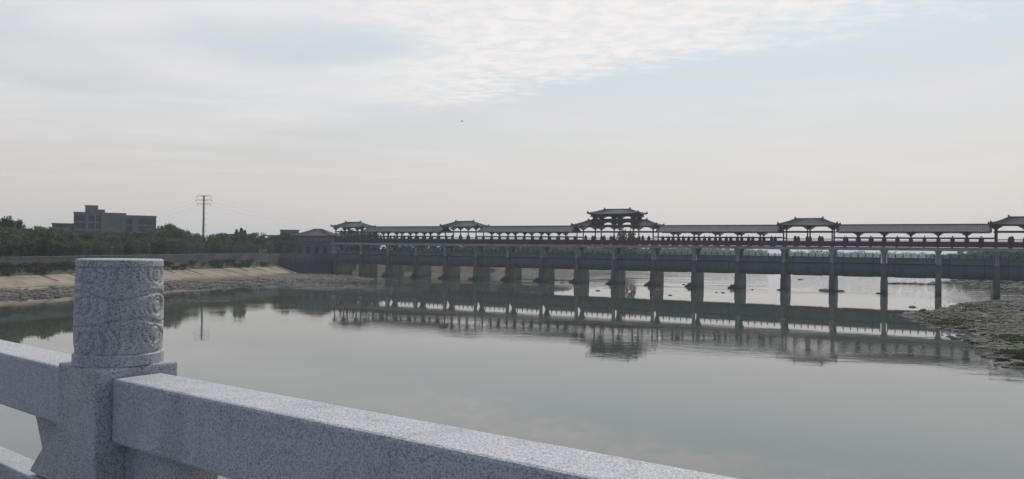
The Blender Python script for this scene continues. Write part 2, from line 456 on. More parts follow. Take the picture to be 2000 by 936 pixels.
def floor_band(t, x0, x1):
    b = MB()
    b.box(x0, x1, -.14, -.02, 11.80, FZ); b.box(x0, x1, -.20, -.021, FZ + .002, FZ + .09); b.box(x0, x1, -.19, -.141, 12.25, 12.33)
    b.box(x0, x1, 5.72, 5.84, 11.80, FZ); b.box(x0, x1, -.019, 5.718, 12.86, 12.98)
    b.build('floor_edge', 'red', t)
def gallery(k0, k1, label):
    """k0 (right) to k1 (left)"""
    x1, x0 = -S * k0, -S * k1
    t = thing('gallery_section', label, 'covered gallery', K0, BROT, 'tiled gallery sections between pavilions')
    e0, e1 = x0 + 1.0, x1 - 1.0
    put_roof(t, e0, e1, e0, e1, VC, 3.7, 15.42, 17.30, up=0)
    n = int(round((k1 - k0) * 2)); xs = [x1 - S / 2 * i for i in range(1, n)]
    floor_band(t, x0 + .2, x1 - .2)
    b = MB()
    for v in (CF, CB): b.box(e0, e1, v - .14, v + .14, 15.36, 15.62)
    b.box(e0, e1, -.62, -.52, 15.26, 15.36); b.box(e0, e1, 6.22, 6.32, 15.26, 15.36)
    b.build('eave_beam', 'bracket', t)
    part(t, 'col', lambda: MB().tube((0, 0, 0), (0, 0, 1.7), .19, .17, 10), 'column', [(x, v, 12.98) for x in xs for v in (CF, CB)], 'column')
    part(t, 'brk', lambda: bracket_mesh(.80, 2.5), 'bracket', [(x, v, 15.36) for x in xs for v in (CF, CB)], 'bracket')
    ps = [x1 - S / 4 * i for i in range(1, 2 * n)]
    part(t, 'pst', lambda: post_mesh(False), 'red', [(x, v, FZ + .092) for x in ps for v in (-.02 + .15, 5.58)], 'rail_post')
    b = MB()
    for v in (.13, 5.58):
        b.box(x0 + .3, x1 - .3, v - .17, v + .17, 13.96, 14.14); b.box(x0 + .3, x1 - .3, v - .06, v + .06, 13.82, 13.958)
        b.box(x0 + .3, x1 - .3, v - .03, v + .03, FZ + .28, FZ + .34)
    b.build('top_rail', 'red', t)
    return t
def pavilion(kc, half, label, wings=False):
    """hipped pavilion over the spans kc-half .. kc+half"""
    t = thing('pavilion', label, 'pavilion', B(kc), BROT, 'hip roofed pavilions along the gallery')
    L = S * half; xs = [-L + S / 2 * i for i in range(int(round(4 * half)) + 1)]
    floor_band(t, -L - .2, L + .2)
    ztop = 16.95
    part(t, 'pcol%s' % wings, lambda: MB().tube((0, 0, 0), (0, 0, 3.35), .20, .18, 10), 'column', [(x, v, 12.98) for x in xs for v in (CF, CB)], 'column')
    part(t, 'pbrk', lambda: bracket_mesh(.85, 3.0), 'bracket', [(x, v, 17.0) for x in xs for v in (CF, CB)], 'bracket')
    b = MB()
    for v in (CF, CB):
        b.box(-L - .35, L + .35, v - .12, v + .12, 15.35, 15.75); b.box(-L - .8, L + .8, v - .15, v + .15, 17.0, 17.25)
    for x in (-L, L): b.box(x - .12, x + .12, CF + .13, CB - .13, 15.36, 15.74)
    b.build('lintel', 'column', t)
    ps = [-L + S / 4 * i for i in range(1, int(round(8 * half)))]
    part(t, 'tall', lambda: post_mesh(True), 'red', [(x, v, FZ + .092) for x in ps for v in (.13, 5.58)], 'rail_post')
    b = MB()
    for v in (.13, 5.58):
        b.box(-L + .2, L - .2, v - .05, v + .05, FZ + .60, FZ + .70); b.box(-L + .2, L - .2, v - .03, v + .03, FZ + .28, FZ + .33)
    b.build('top_rail', 'red', t)
    if not wings:
        put_roof(t, -L - 1.5, L + 1.5, -3.4, 3.4, VC, 3.75, 17.12, 19.0)
        return t
    # two roof wings either side of a raised tower
    put_roof(t, -L - 1.5, -6.7, -9.2, -6.7, VC, 3.75, 17.12, 19.05)
    put_roof(t, 6.7, L + 1.5, 6.7, 9.2, VC, 3.75, 17.12, 19.05)
    b = MB()
    for v in (CF - .1, CB + .1):
        b.box(-6.9, 6.9, v - .2, v + .2, 17.27, 17.60)
        b.box(-7.1, 7.1, v - .22, v + .22, 18.42, 19.40)
        b.box(-7.4, 7.4, v - .2, v + .2, 20.22, 20.75)
    for x in (-6.4, 6.4):
        b.box(x - .2, x + .2, CF + .12, CB - .12, 17.28, 17.59); b.box(x - .2, x + .2, CF + .13, CB - .13, 18.43, 19.39)
    b.build('tower_beam', 'bracket', t)
    tx = [-S / 2, 0, S / 2]
    part(t, 'tcol', lambda: MB().box(-.75, .75, -.18, .18, 0, 2.58), 'bracket', [(x, v, 17.62) for x in tx for v in (CF - .1, CB + .1)], 'tower_column')
    part(t, 'tbrk', lambda: bracket_mesh(.72, 3.4), 'bracket', [(x, v, 18.42) for x in tx for v in (CF - .1, CB + .1)], 'bracket')
    part(t, 'ubrk', lambda: bracket_mesh(.72, 3.6), 'bracket', [(x, v, 20.22) for x in tx for v in (CF - .1, CB + .1)], 'bracket')
    put_roof(t, -8.1, 8.1, -4.0, 4.0, VC, 4.1, 20.72, 22.25, up=.3)
    return t
gallery(0, 3, 'grey tiled gallery section between the rightmost pavilion and the next one')
gallery(4, 7, 'grey tiled gallery section right of the tall main pavilion')
gallery(9, 12, 'grey tiled gallery section left of the tall main pavilion')
gallery(13, 16, 'grey tiled gallery section nearest the left bank, behind dark tree backdrop')
pavilion(-.5, .5, 'hip roofed pavilion cut off by the right edge of the picture')
pavilion(3.5, .5, 'hip roofed pavilion on the gallery between the tall main one and the right edge')
pavilion(8, 1, 'tall main pavilion with raised two storey tower roof in the middle of the gallery', wings=True)
pavilion(12.5, .5, 'hip roofed pavilion on the gallery between the tall main one and the left bank')
pavilion(16.5, .5, 'hip roofed pavilion at the left bank end of the gallery')

# ------------------------------------------------------------------ the near stone railing
C = Vector((-0.9555, 1.75, 0)); RN = Vector((0.6026, 0.798, 0)); RL = Vector((-0.798, 0.6026, 0)); W = 0.2
RROT = math.atan2(-RL.y, -RL.x)          # local x runs to the right along the rail, local y away from the viewer
def rl(x, y, z=0): return C - RL * x + RN * y + Vector((0, 0, z))
DECKZ = 8.55
t = thing('stone_post', 'speckled grey granite railing post topped by a carved cloud scroll drum', 'railing post', rl(-W / 2, W / 2, DECKZ), RROT)
bz = H - .2925 - DECKZ
MB().box(-W / 2, W / 2, -W / 2, W / 2, 0, bz).build('shaft', 'granite_post', t, bevel=0.006)
def drum():
    """carved drum: lathe profile with engraved cloud scrolls cut into the side"""
    r0 = .0965; z0 = bz + .0005; hgt = .2555
    curves = []                          # each a list of (arc length, height) points
    def arc(a, z, r, t0, t1, n=16, ry=None): curves.append([(a + r * math.cos(R(t0 + (t1 - t0) * i / n)), z + (ry or r) * math.sin(R(t0 + (t1 - t0) * i / n))) for i in range(n + 1)])
    px = .000345
    for base in (0, R(112), R(236)):
        o = base * r0
        def A(x): return math.asin(max(-.99, min(.99, (x - 436) / 331))) * r0 + o
        def Z(y): return (845 - y) * px
        for (x, y, r) in ((718, 212, 50), (712, 440, 46), (700, 632, 54)):
            a = A(x); z = Z(y); q = r * px
            arc(a, z, q * 1.05, -200, 150); arc(a - q * .15, z + q * .3, q * 2.0, 150, 222, ry=q * 1.7); arc(a - q * 1.7, z - .001, q * 1.9, 150, 215, ry=q * 1.5)
        for (x, y, r) in ((205, 215, 62), (172, 432, 62), (190, 690, 74)):
            a = A(x); z = Z(y); q = r * px
            arc(a, z, q * 1.0, -110, 190); arc(a + q * .2, z, q * 1.75, -48, 50); arc(a + q * 1.5, z - .001, q * 1.6, -45, 45)
        for y, am, ph in ((362, 26, 0.4), (540, 24, 2.4)):
            curves.append([(A(95) + (A(775) - A(95)) * i / 30, Z(y) + px * (am * math.sin(i / 30 * 9 + ph) - (i / 30 - .5) * 20)) for i in range(31)])
    segs = []
    for c in curves:
        for p, q in zip(c[:-1], c[1:]): segs.append((p[0], p[1], q[0], q[1]))
    segs = np.array(segs); circ = 2 * math.pi * r0
    nt_, nz = 420, 190
    th = (np.arange(nt_) / nt_) * 2 * math.pi - math.pi; zz = np.linspace(0, hgt, nz)
    AA, ZZ = np.meshgrid(th * r0, zz); dist = np.full(AA.shape, 9.0)
    for ax, az, bx, bz_ in segs:
        for sh in (-circ, 0, circ):
            if max(ax, bx) + sh < -circ / 2 - .02 or min(ax, bx) + sh > circ / 2 + .02: continue
            dx, dz = bx - ax, bz_ - az; l2 = dx * dx + dz * dz + 1e-12
            u = np.clip(((AA - ax - sh) * dx + (ZZ - az) * dz) / l2, 0, 1)
            dist = np.minimum(dist, np.hypot(AA - ax - sh - u * dx, ZZ - az - u * dz))
    rim = (ZZ > hgt - .019)[...]; foot = ZZ < .026
    rr = np.full(AA.shape, r0 + .002)
    f = np.clip((ZZ - .026) / (hgt - .045), 0, 1)
    body = r0 - .0005 + .004 * np.sin(np.pi * f) ** .6 * (1 - .5 * f)
    cut = .0036 * np.exp(-(dist / .0028) ** 2) - .0010 * np.exp(-((dist - .008) / .005) ** 2)
    rr = np.where(rim | foot, r0 + np.where(foot, .0055, .0012), body - cut)
    for zc, dd in ((hgt - .0195, .0035), (.0265, .0035)): rr -= .6 * dd * np.exp(-((ZZ - zc) / .0014) ** 2)
    rr -= .004 * np.clip((ZZ - hgt + .004) / .004, 0, 1) ** 2
    mb = MB(); CA = -math.pi / 2 + R(6)
    # angle zero of the carving faces the viewer
    vd = Vector((0, 0, 0)) - rl(-W / 2, W / 2); ang = math.atan2(vd.y, vd.x) - RROT
    T = AA / r0 + ang
    vs = np.stack([rr * np.cos(T), rr * np.sin(T), ZZ + z0], -1).reshape(-1, 3)
    fs = [(j * nt_ + i, j * nt_ + (i + 1) % nt_, (j + 1) * nt_ + (i + 1) % nt_, (j + 1) * nt_ + i) for j in range(nz - 1) for i in range(nt_)]
    mb.add([tuple(v) for v in vs], fs, True)
    mb.f.append(tuple((nz - 1) * nt_ + i for i in range(nt_))); mb.sm.append(False)
    return mb
drum().build('carved_drum', 'granite_post', t, recalc=False)

def rail_end(sign):
    """carved shoulder panel beside the post, (x, z) outline given thickness"""
    z0, z1 = H - .64, H - .4655
    if sign < 0: pts = [(-.2015, z0), (-.54, z0), (-.525, z0 + .02), (-.461, H - .561), (-.519, z1), (-.2015, z1)]
    else: pts = [(.0015, z0), (.34, z0), (.325, z0 + .02), (.262, H - .561), (.318, z1), (.0015, z1)]
    mb = MB(); n = len(pts)
    vs = [(x, .07, z) for x, z in pts] + [(x, .135, z) for x, z in pts]
    mb.add(vs, [(i, (i + 1) % n, n + (i + 1) % n, n + i) for i in range(n)] + [tuple(range(n))[::-1], tuple(range(n, 2 * n))])
    return mb
for sign, slope, label in ((-1, 0.0, 'grey granite railing span running off left of the carved post'), (1, 0.0135, 'long grey granite railing span running right from the carved post towards the viewer')):
    t = thing('stone_railing', label, 'stone railing', C, RROT, 'granite railing spans')
    x0, x1 = (-2.6, -.2015) if sign < 0 else (.0015, 2.6)
    def slab(y0, y1, d0, d1):
        mb = MB(); vs = []
        for z in (-d1, -d0):
            for y in (y0, y1):
                for x in (x0, x1): vs.append((x, y, H + z + (slope * x if sign > 0 else 0)))
        return mb.add(vs, [(0, 2, 3, 1), (4, 5, 7, 6), (0, 1, 5, 4), (2, 6, 7, 3), (0, 4, 6, 2), (1, 3, 7, 5)])
    slab(.036, .157, .315, .4645).build('top_rail', 'granite_rail', t, bevel=.007)
    slab(.065, .142, .650, .78).build('lower_rail', 'granite_rail', t, bevel=.005)
    rail_end(sign).build('shoulder_panel', 'granite_post', t, bevel=.004)
    slab(.075, .13, .7815, H - DECKZ - .1).build('infill_panel', 'granite_rail', t)
# footway under the camera, with its kerb carrying the railing
b = MB(); b.box(-9, 9, -6, .35, DECKZ - .9, DECKZ - .004)
o = b.build('pavement', 'asphalt'); o.location = C; o.rotation_euler = (0, 0, RROT); tag(o, kind='structure')
b = MB(); b.box(-9, 9, .0, .22, DECKZ - .003, DECKZ + .0); 

# ------------------------------------------------------------------ ground and banks
def sheet(name, m, x0, x1, y0, y1, z, n=1):
    mb = MB(); mb.add([(x0, y0, z), (x1, y0, z), (x1, y1, z), (x0, y1, z)], [(0, 1, 2, 3)])
    return tag(mb.build(name, m), kind='structure')
sheet('riverbed', 'bed', -4000, 4000, -1200, 5000, -1.6)

def resample(pts, step):
    out = [Vector(pts[0])]
    for a, b in zip(pts[:-1], pts[1:]):
        a = Vector(a); b = Vector(b); n = max(1, int((b - a).length / step))
        for i in range(1, n + 1): out.append(a + (b - a) * i / n)
    return out
def normals(P, side):
    N = []
    for i in range(len(P)):
        a = P[max(0, i - 1)]; b = P[min(len(P) - 1, i + 1)]; d = (b - a).normalized()
        N.append(Vector((-d.y, d.x)) * side)
    return N
def loft(name, m, P, side, prof, amp=0.0, close=False, kind='structure'):
    """bank surface: profile of (offset, z) swept along plan points P; side +1 offsets to the left of travel"""
    mb = MB(); N = normals(P, side); w = len(prof); vs = []
    for i, p in enumerate(P):
        for o, z in prof:
            q = p + N[i] * o
            zz = z(q) if callable(z) else z
            vs.append((q.x, q.y, zz + (amp * noise.noise(Vector((q.x * .15, q.y * .15, 3))) if amp else 0)))
    mb.add(vs, [(i * w + j, i * w + j + 1, (i + 1) * w + j + 1, (i + 1) * w + j) for i in range(len(P) - 1) for j in range(w - 1)])
    o = mb.build(name, m); return tag(o, kind=kind)
def base_x(Y): return -99 + .24 * (Y - 146)
PL = [Vector((base_x(Y), Y)) for Y in np.arange(20, 256.1, 4)]
wall_top = lambda q: 6.85 + max(0, min(1, (q.y - 165) / 90)) * .65
# revetment: tan concrete slabs with sloping joints
loft('revetment_slope', 'revet', PL, 1, [(-2.0, .2), (0, .75), (1.6, .95), (1.62, 1.08), (8.2, 3.05), (8.6, 3.12)])
loft('bank_terrace', 'soil', PL, 1, [(8.3, 2.95), (9.0, 3.5), (10.6, 3.65), (13.2, 4.95)], amp=.15)
loft('bank_ground', 'soil', PL, 1, [(13.3, 4.8), (13.5, 6.2), (40, 6.6), (120, 6.8), (1500, 6.8)])
N1 = normals(PL, 1)
# joints of the revetment are shallow raised ribs on the slabs
b = MB()
rj = random.Random(8)
for i in range(8, len(PL) - 1, 2):
    if rj.random() < .18: continue
    hw_ = rj.uniform(.05, .14); lo_ = rj.uniform(3.6, 5.6)
    n = N1[i]; d = Vector((n.y, -n.x)); p = PL[i]
    for o0, z0, o1, z1 in ((lo_, 1.08 + (lo_ - 1.62) * .2994, 8.2, 3.07),):
        q = [(o0, z0 - .05, -hw_), (o1, z1 - .05, -hw_), (o1, z1 - .05, hw_), (o0, z0 - .05, hw_), (o0, z0 + .07, -hw_), (o1, z1 + .16, -hw_), (o1, z1 + .16, hw_), (o0, z0 + .07, hw_)]
        vs = [(p + n * a + d * (c + .6 * (a - 4.4) * -.35)) for a, zz, c in q]
        b.add([(v.x, v.y, zz) for v, (a, zz, c) in zip(vs, q)], [(0, 1, 2, 3), (4, 7, 6, 5), (0, 4, 5, 1), (1, 5, 6, 2), (2, 6, 7, 3), (3, 7, 4, 0)])
o = b.build('revetment_rib', 'dark_wall'); tag(o, kind='structure')
# levee wall
t = thing('levee_wall', 'long grey concrete flood wall along the left bank in front of trees', 'wall')
mb = MB(); vs = []
Nw = N1
for i, p in enumerate(PL):
    for o, dz in ((13.0, None), (13.0, 0), (13.35, 0), (13.35, None)):
        q = p + Nw[i] * o; vs.append((q.x, q.y, 4.4 if dz is None else wall_top(q)))
mb.add(vs, [(i * 4 + j, i * 4 + (j + 1) % 4, (i + 1) * 4 + (j + 1) % 4, (i + 1) * 4 + j) for i in range(len(PL) - 1) for j in range(4)] + [(0, 1, 2, 3), tuple(len(vs) - 4 + k for k in (3, 2, 1, 0))])
mb.build('wall_face', 'levee_wall', t)
mb = MB(); vs = []
for i, p in enumerate(PL):
    for o, dz in ((12.93, 0.004), (12.93, .13), (13.42, .13), (13.42, .004)):
        q = p + Nw[i] * o; vs.append((q.x, q.y, wall_top(q) + dz))
mb.add(vs, [(i * 4 + j, i * 4 + (j + 1) % 4, (i + 1) * 4 + (j + 1) % 4, (i + 1) * 4 + j) for i in range(len(PL) - 1) for j in range(4)])
mb.build('coping', 'coping', t)
# bank fence
t = thing('bank_fence', 'dark post and rail fence along the terrace below the flood wall', 'fence')
pts = [p + N1[i] * 9.9 for i, p in enumerate(PL)]
fine = resample(pts, 3.2)
fine = [q for q in fine if q.y > 120]
pm = MB(); pm.box(-.12, .12, -.12, .12, 0, 1.2); pm.taper(-.12, .12, -.12, .12, 1.2, 1.34, -.06, -.06)
first = None
for q in fine:
    l = (q.x, q.y, 3.5)
    if first is None: first = pm.build('post', 'rock_dark', t, loc=l)
    else: like(first, t, l)
b = MB()
for z in (4.1, 4.45): b.path([(q.x, q.y, z) for q in fine], .05, 5)
b.build('rail', 'rock_dark', t)

# end of the revetment, abutment and its retaining walls
c0 = PL[-1] + N1[-1] * 13; c1 = B(17.15)
def wall_between(mb, a, b_, z0, z1, th, back=True):
    a = Vector((a.x, a.y)); b_ = Vector((b_.x, b_.y)); d = (b_ - a).normalized(); n = Vector((-d.y, d.x)) * th
    q = [a, b_, b_ + n, a + n]
    vs = [(p.x, p.y, z0) for p in q] + [(p.x, p.y, z1) for p in q]
    mb.add(vs, [(0, 1, 2, 3), (4, 7, 6, 5), (0, 4, 5, 1), (1, 5, 6, 2), (2, 6, 7, 3), (3, 7, 4, 0)])
t = thing('retaining_wall', 'shadow-coloured abutment wall joining the flood wall to the bridge end', 'wall')
cA = Vector((-82.5, 271.0)); cB = Vector((c1.x + .2, c1.y + 1.0))
mb = MB(); wall_between(mb, Vector((c0.x - .2, c0.y - .3)), cA, 2.0, 7.5, .35); wall_between(mb, cA, cB, 4.6, 7.6, .6); mb.build('parapet', 'levee_wall', t)
mb = MB(); wall_between(mb, cA + Vector((0, -1.5)), cB + Vector((0, -1.2)), -1, 4.4, 2.4); wall_between(mb, cA + Vector((0, -1.7)), cB + Vector((0, -1.4)), 4.402, 4.62, 2.6); mb.build('lower_wall', 'dark_wall', t)  # shadow on the lower wall is put into its colour
d = (cB - cA) ; b = MB()
for i in range(11):
    q = cA + d * (i / 10) + Vector((0, -1.3)); b.box(q.x - .1, q.x + .1, q.y - .1, q.y + .1, 4.62, 5.75)
b.path([(cA.x, cA.y - 1.3, 5.6), (cB.x, cB.y - 1.3, 5.6)], .05, 5); b.path([(cA.x, cA.y - 1.3, 5.2), (cB.x, cB.y - 1.3, 5.2)], .05, 5)
b.build('railing', 'iron', t)
# sloping concrete edge strip where the slabs stop
n = N1[-1]; p = PL[-1]; d = Vector((n.y, -n.x)); b = MB()
q = [p - n * .5, p + n * 8.6, p + n * 8.6 + d * .9, p - n * .5 + d * .9]
zz = [.55, 3.2, 3.2, .55]
b.add([(v.x, v.y, z) for v, z in zip(q, zz)] + [(v.x, v.y, z + .22) for v, z in zip(q, zz)], [(0, 1, 2, 3), (4, 7, 6, 5), (0, 4, 5, 1), (1, 5, 6, 2), (2, 6, 7, 3), (3, 7, 4, 0)])
tag(b.build('kerb_strip', 'coping'), kind='structure')
# ground behind the abutment
b = MB()
poly = [(c0.x - .3, c0.y - .2), (cA.x, cA.y + .4), (cB.x, cB.y + .7), (c1.x + 3.5, c1.y + 6), (-60, 292), (-70, 300), (-160, 330), (-190, 262)]
vs = [(x, y, 7.0) for x, y in poly] + [(x, y, -1) for x, y in poly]; n_ = len(poly)
b.add(vs, [tuple(range(n_))] + [(i, (i + 1) % n_, n_ + (i + 1) % n_, n_ + i) for i in range(n_)])
tag(b.build('abutment_ground', 'soil'), kind='structure')

# upstream banks
PU = resample([(-66, 285), (-46, 283), (-28, 286), (-7, 293), (13, 326), (50, 400), (100, 520), (190, 700), (350, 950), (700, 1250), (1500, 1500), (3200, 1700)], 12)
loft('upstream_bank', 'far_revet', PU, 1, [(-6, -.8), (0, .1), (3, .5), (12, 3.0)], amp=.3)
loft('upstream_ground', 'soil', PU, 1, [(11.5, 2.8), (14, 3.6), (22, 4.6), (60, 5.2), (300, 5.5), (1600, 5.5)], amp=.3)
PR = resample([(52, -60), (62, 10), (95, 70), (120, 112), (136, 150), (137, 190), (149, 240), (176, 292), (230, 400), (330, 620), (600, 900), (1500, 1150), (3200, 1300)], 10)
loft('right_bank', 'dark_wall', PR, -1, [(-5, -.8), (0, .12), (6, .7), (14, 1.6), (24, 3.6)], amp=.5)
loft('right_ground', 'soil', PR, -1, [(23, 3.3), (30, 4.2), (90, 4.6), (1500, 5.0)], amp=.2)

# ------------------------------------------------------------------ gravel bars (height fields over the water line)
def sdf(px_, py_, poly):
    P = np.stack([px_, py_], -1); best = np.full(px_.shape, 1e9); inside = np.zeros(px_.shape, bool)
    n = len(poly)
    for i in range(n):
        ax, ay = poly[i]; bx, by = poly[(i + 1) % n]
        dx, dy = bx - ax, by - ay; l2 = dx * dx + dy * dy
        u = np.clip(((px_ - ax) * dx + (py_ - ay) * dy) / l2, 0, 1)
        best = np.minimum(best, np.hypot(px_ - ax - u * dx, py_ - ay - u * dy))
        c = ((ay > py_) != (by > py_)) & (px_ < (bx - ax) * (py_ - ay) / (by - ay + 1e-12) + ax)
        inside ^= c
    return np.where(inside, best, -best)
POLY_L = [(-118, 20), (-108, 60), (-96, 100), (-88, 130), (-83, 145), (-76.5, 160), (-76, 171), (-69, 179), (-67, 186), (-59, 195), (-55, 206), (-47, 219), (-44, 232), (-46, 243), (-52, 256), (-62, 268), (-90, 275), (-140, 270), (-190, 20)]
POLY_R = [(63, 124), (61, 117), (62, 112), (57.5, 104), (57.5, 99), (54, 92), (53.5, 85), (49, 78.5), (48, 73), (45.5, 68), (44.5, 61), (46, 40), (50, 10), (60, -60), (160, -60), (160, 175), (116, 166), (106, 163), (99, 160.5), (92, 153), (83, 142), (75, 134), (69, 129)]
def height(x, y, d, top, seed):
    n = np.array([noise.noise(Vector((a * .11, b_ * .11, seed))) * 1.0 + noise.noise(Vector((a * .45, b_ * .45, seed + 5))) * .5 + noise.noise(Vector((a * 1.3, b_ * 1.3, seed + 9))) * .28 for a, b_ in zip(x.ravel(), y.ravel())]).reshape(x.shape)
    dd = d + n * 2.2
    return np.where(dd > 0, np.minimum(top, .04 + dd * .042) , dd * .10) + n * .17 * (dd > 0)
def bar(name, m, poly, x0, x1, y0, y1, step, top, seed):
    xs = np.arange(x0, x1, step); ys = np.arange(y0, y1, step); X, Y = np.meshgrid(xs, ys)
    Z = height(X, Y, sdf(X, Y, poly), top, seed)
    w = len(xs); mb = MB()
    keep = Z > -1.4
    fs = [(j * w + i, j * w + i + 1, (j + 1) * w + i + 1, (j + 1) * w + i) for j in range(len(ys) - 1) for i in range(w - 1)
          if keep[j, i] or keep[j + 1, i + 1]]
    mb.add(list(zip(X.ravel().tolist(), Y.ravel().tolist(), Z.ravel().tolist())), fs, True)
    o = mb.build(name, m, recalc=False); return tag(o, kind='structure')
bar('gravel_shore', 'gravel', POLY_L, -125, -36, 60, 280, .9, .8, 2.0)
bar('gravel_bar', 'mossy', POLY_R, 38, 142, 20, 178, .8, .75, 7.0)
def rubble(name, m, poly, n, box_, seed, rmin, rmax, dmax, top, edge=2.0):
    rnd = random.Random(seed); mb = MB(); got = 0; tries = 0
    pts = []
    while len(pts) < n * 9: pts.append((rnd.uniform(box_[0], box_[1]), rnd.uniform(box_[2], box_[3])))
    P = np.array(pts); d = sdf(P[:, 0], P[:, 1], poly)
    Z = height(P[:, 0], P[:, 1], d, top, edge)
    for (x, y), q, z in zip(pts, d, Z):
        if got >= n: break
        if q < -1.5 or q > dmax or z < -.15: continue
        if rnd.random() < (q / dmax) * .7: continue
        cn = noise.noise(Vector((x * .22, y * .22, seed))) + .6 * noise.noise(Vector((x * .7, y * .7, seed + 3)))
        if cn < rnd.uniform(-.25, .3): continue
        r = (rmin + (rmax - rmin) * rnd.random() ** 4) * (1 + max(0, cn) * .9)
        blob(mb, (x, y, z + r * .1), r, rnd, (1.2, 1, .5)); got += 1
    o = mb.build(name, m, recalc=False); return o
tag(rubble('shore_rubble', 'rock', POLY_L, 7000, (-100, -40, 118, 275), 3, .08, .48, 18, .8, 2.0), 'grey rubble and cobbles scattered over the left gravel shore', 'rubble', kind='stuff')
tag(rubble('shore_rubble', 'rock', POLY_R, 5200, (42, 118, 55, 170), 5, .08, .42, 30, .75, 7.0), 'grey cobbles and broken stones scattered over the right gravel bar', 'rubble', kind='stuff')
tag(rubble('dark_rubble', 'rock_dark', POLY_R, 4200, (42, 118, 55, 170), 9, .09, .45, 26, .75, 7.0), 'dark wet stones between the pale cobbles of the right gravel bar', 'rubble', kind='stuff')
tag(rubble('dark_rubble', 'rock_dark', POLY_L, 3000, (-100, -40, 118, 275), 19, .08, .42, 12, .8, 2.0), 'dark wet stones along the waterline of the left gravel shore', 'rubble', kind='stuff')

# boulders big enough to pick out
def rock(name, label, cat, x, y, r, seed, sc, group, m='rock_dark', z=None):
    rnd = random.Random(seed); mb = MB(); blob(mb, (0, 0, 0), r, rnd, sc)
    o = mb.build(name, m, loc=(x, y, (r * sc[2] * .15) if z is None else z), recalc=False)
    return tag(o, label, cat, group)
def water_pt(px, py):
    Y = H * F / (py - hor(px)); return at(px, Y)
def over(px, py, z):
    Y = (H - z) * F / (py - hor(px)); return at(px, Y)
for i, (px, py, r) in enumerate([(1803, 606, 1.0), (1836, 613, .7), (1955, 655, .85), (1968, 671, .8), (1928, 664, .55), (1948, 680, .7), (1960, 700, .75), (1990, 708, .9), (1982, 690, .8), (1870, 640, .8), (1900, 645, .9), (1915, 628, 1.0)]):
    x, y = over(px, py, .25)
    rock('boulder', 'low grey boulder among the weedy cobbles of the right gravel bar', 'boulder', x, y, r * .62, 100 + i, (1.3, 1, .55), 'boulders on the right gravel bar', 'rock' if i % 3 else 'rock_dark', z=.2)
for i, (px, py, r) in enumerate([(1169, 568, .5), (1240, 563, .45), (1336, 556, .45), (1413, 572, .5), (1400, 572, .35), (1564, 546, .6), (1783, 600, .5), (1470, 566, .4), (1310, 577, .4), (1612, 568, 1.2), (1640, 569, .8), (1098, 553, .5)]):
    x, y = water_pt(px, py)
    rock('river_rock', 'small dark rock breaking the shallow water near the bridge piers', 'rock', x, y, r, 200 + i, (1.7, 1, .45), 'rocks in the shallows by the piers')
for i, (px, py, lx, label) in enumerate([(1780, 555, 7.5, 'long low dark shoal of debris beyond the bridge, seen between two right hand piers'), (1852, 553, 4.5, 'short dark shoal seen just beside the second pier from the right edge'), (1928, 563, 7, 'weedy stony shoal under the gates by the rightmost pier')]):
    x, y = water_pt(px, py); rnd = random.Random(300 + i); mb = MB()
    for q in range(26): blob(mb, (rnd.uniform(-1, 1) * lx, rnd.uniform(-1.5, 1.5), .05), rnd.uniform(.4, 1.0), rnd, (1.5, 1, .6))
    o = mb.build('shoal', 'rock_dark', loc=(x, y, 0), recalc=False); o.rotation_euler = (0, 0, BROT + R(15)); tag(o, label, 'shoal', 'shoals beyond the bridge')
# low bar in the left shallows
x, y = water_pt(385, 588); rnd = random.Random(4); mb = MB()
for q in range(30): blob(mb, (rnd.uniform(-6, 6), rnd.uniform(-1, 1), -.05), rnd.uniform(.15, .5), rnd, (1.6, 1, .4))
o = mb.build('shoal', 'rock_dark', loc=(x, y, 0), recalc=False); tag(o, 'flat dark stones just breaking the water behind the carved post', 'shoal')

# grass tufts on the bars
def tufts(name, label, pts, n, spread, h, seed, m='grass'):
    rnd = random.Random(seed); mb = MB()
    for _ in range(n):
        cx, cy, cz, s = rnd.choice(pts)
        x = cx + rnd.gauss(0, s); y = cy + rnd.gauss(0, s * spread)
        for q in range(5):
            a = rnd.uniform(0, 6.28); w = rnd.uniform(.03, .08); l = rnd.uniform(.5, 1) * h; lean = rnd.uniform(0, .5) * l
            dx, dy = math.cos(a), math.sin(a)
            mb.add([(x - dy * w, y + dx * w, cz - .1), (x + dy * w, y - dx * w, cz - .1), (x + dx * lean, y + dy * lean, cz + l)], [(0, 1, 2)])
    o = mb.build(name, m, recalc=False); return tag(o, label, 'grass', kind='stuff')
gp = [over(px, py, .5) + (.5, s) for px, py, s in ((1985, 605, 4), (1960, 600, 4), (1900, 615, 3), (1880, 622, 2.5), (1990, 620, 3), (1992, 688, .7), (1940, 610, 4), (1995, 660, 1.2), (1860, 632, 1.5))]
tufts('grass', 'green weeds growing between the stones of the right gravel bar', gp, 4200, 1.2, .20, 11)
gp = [over(px, py, .6) + (.55, s) for px, py, s in ((380, 545, 3), (420, 543, 4), (460, 541, 4), (490, 540, 4), (350, 548, 3))]
tufts('grass', 'green weeds along the foot of the left revetment', gp, 3000, 2.5, .35, 12)

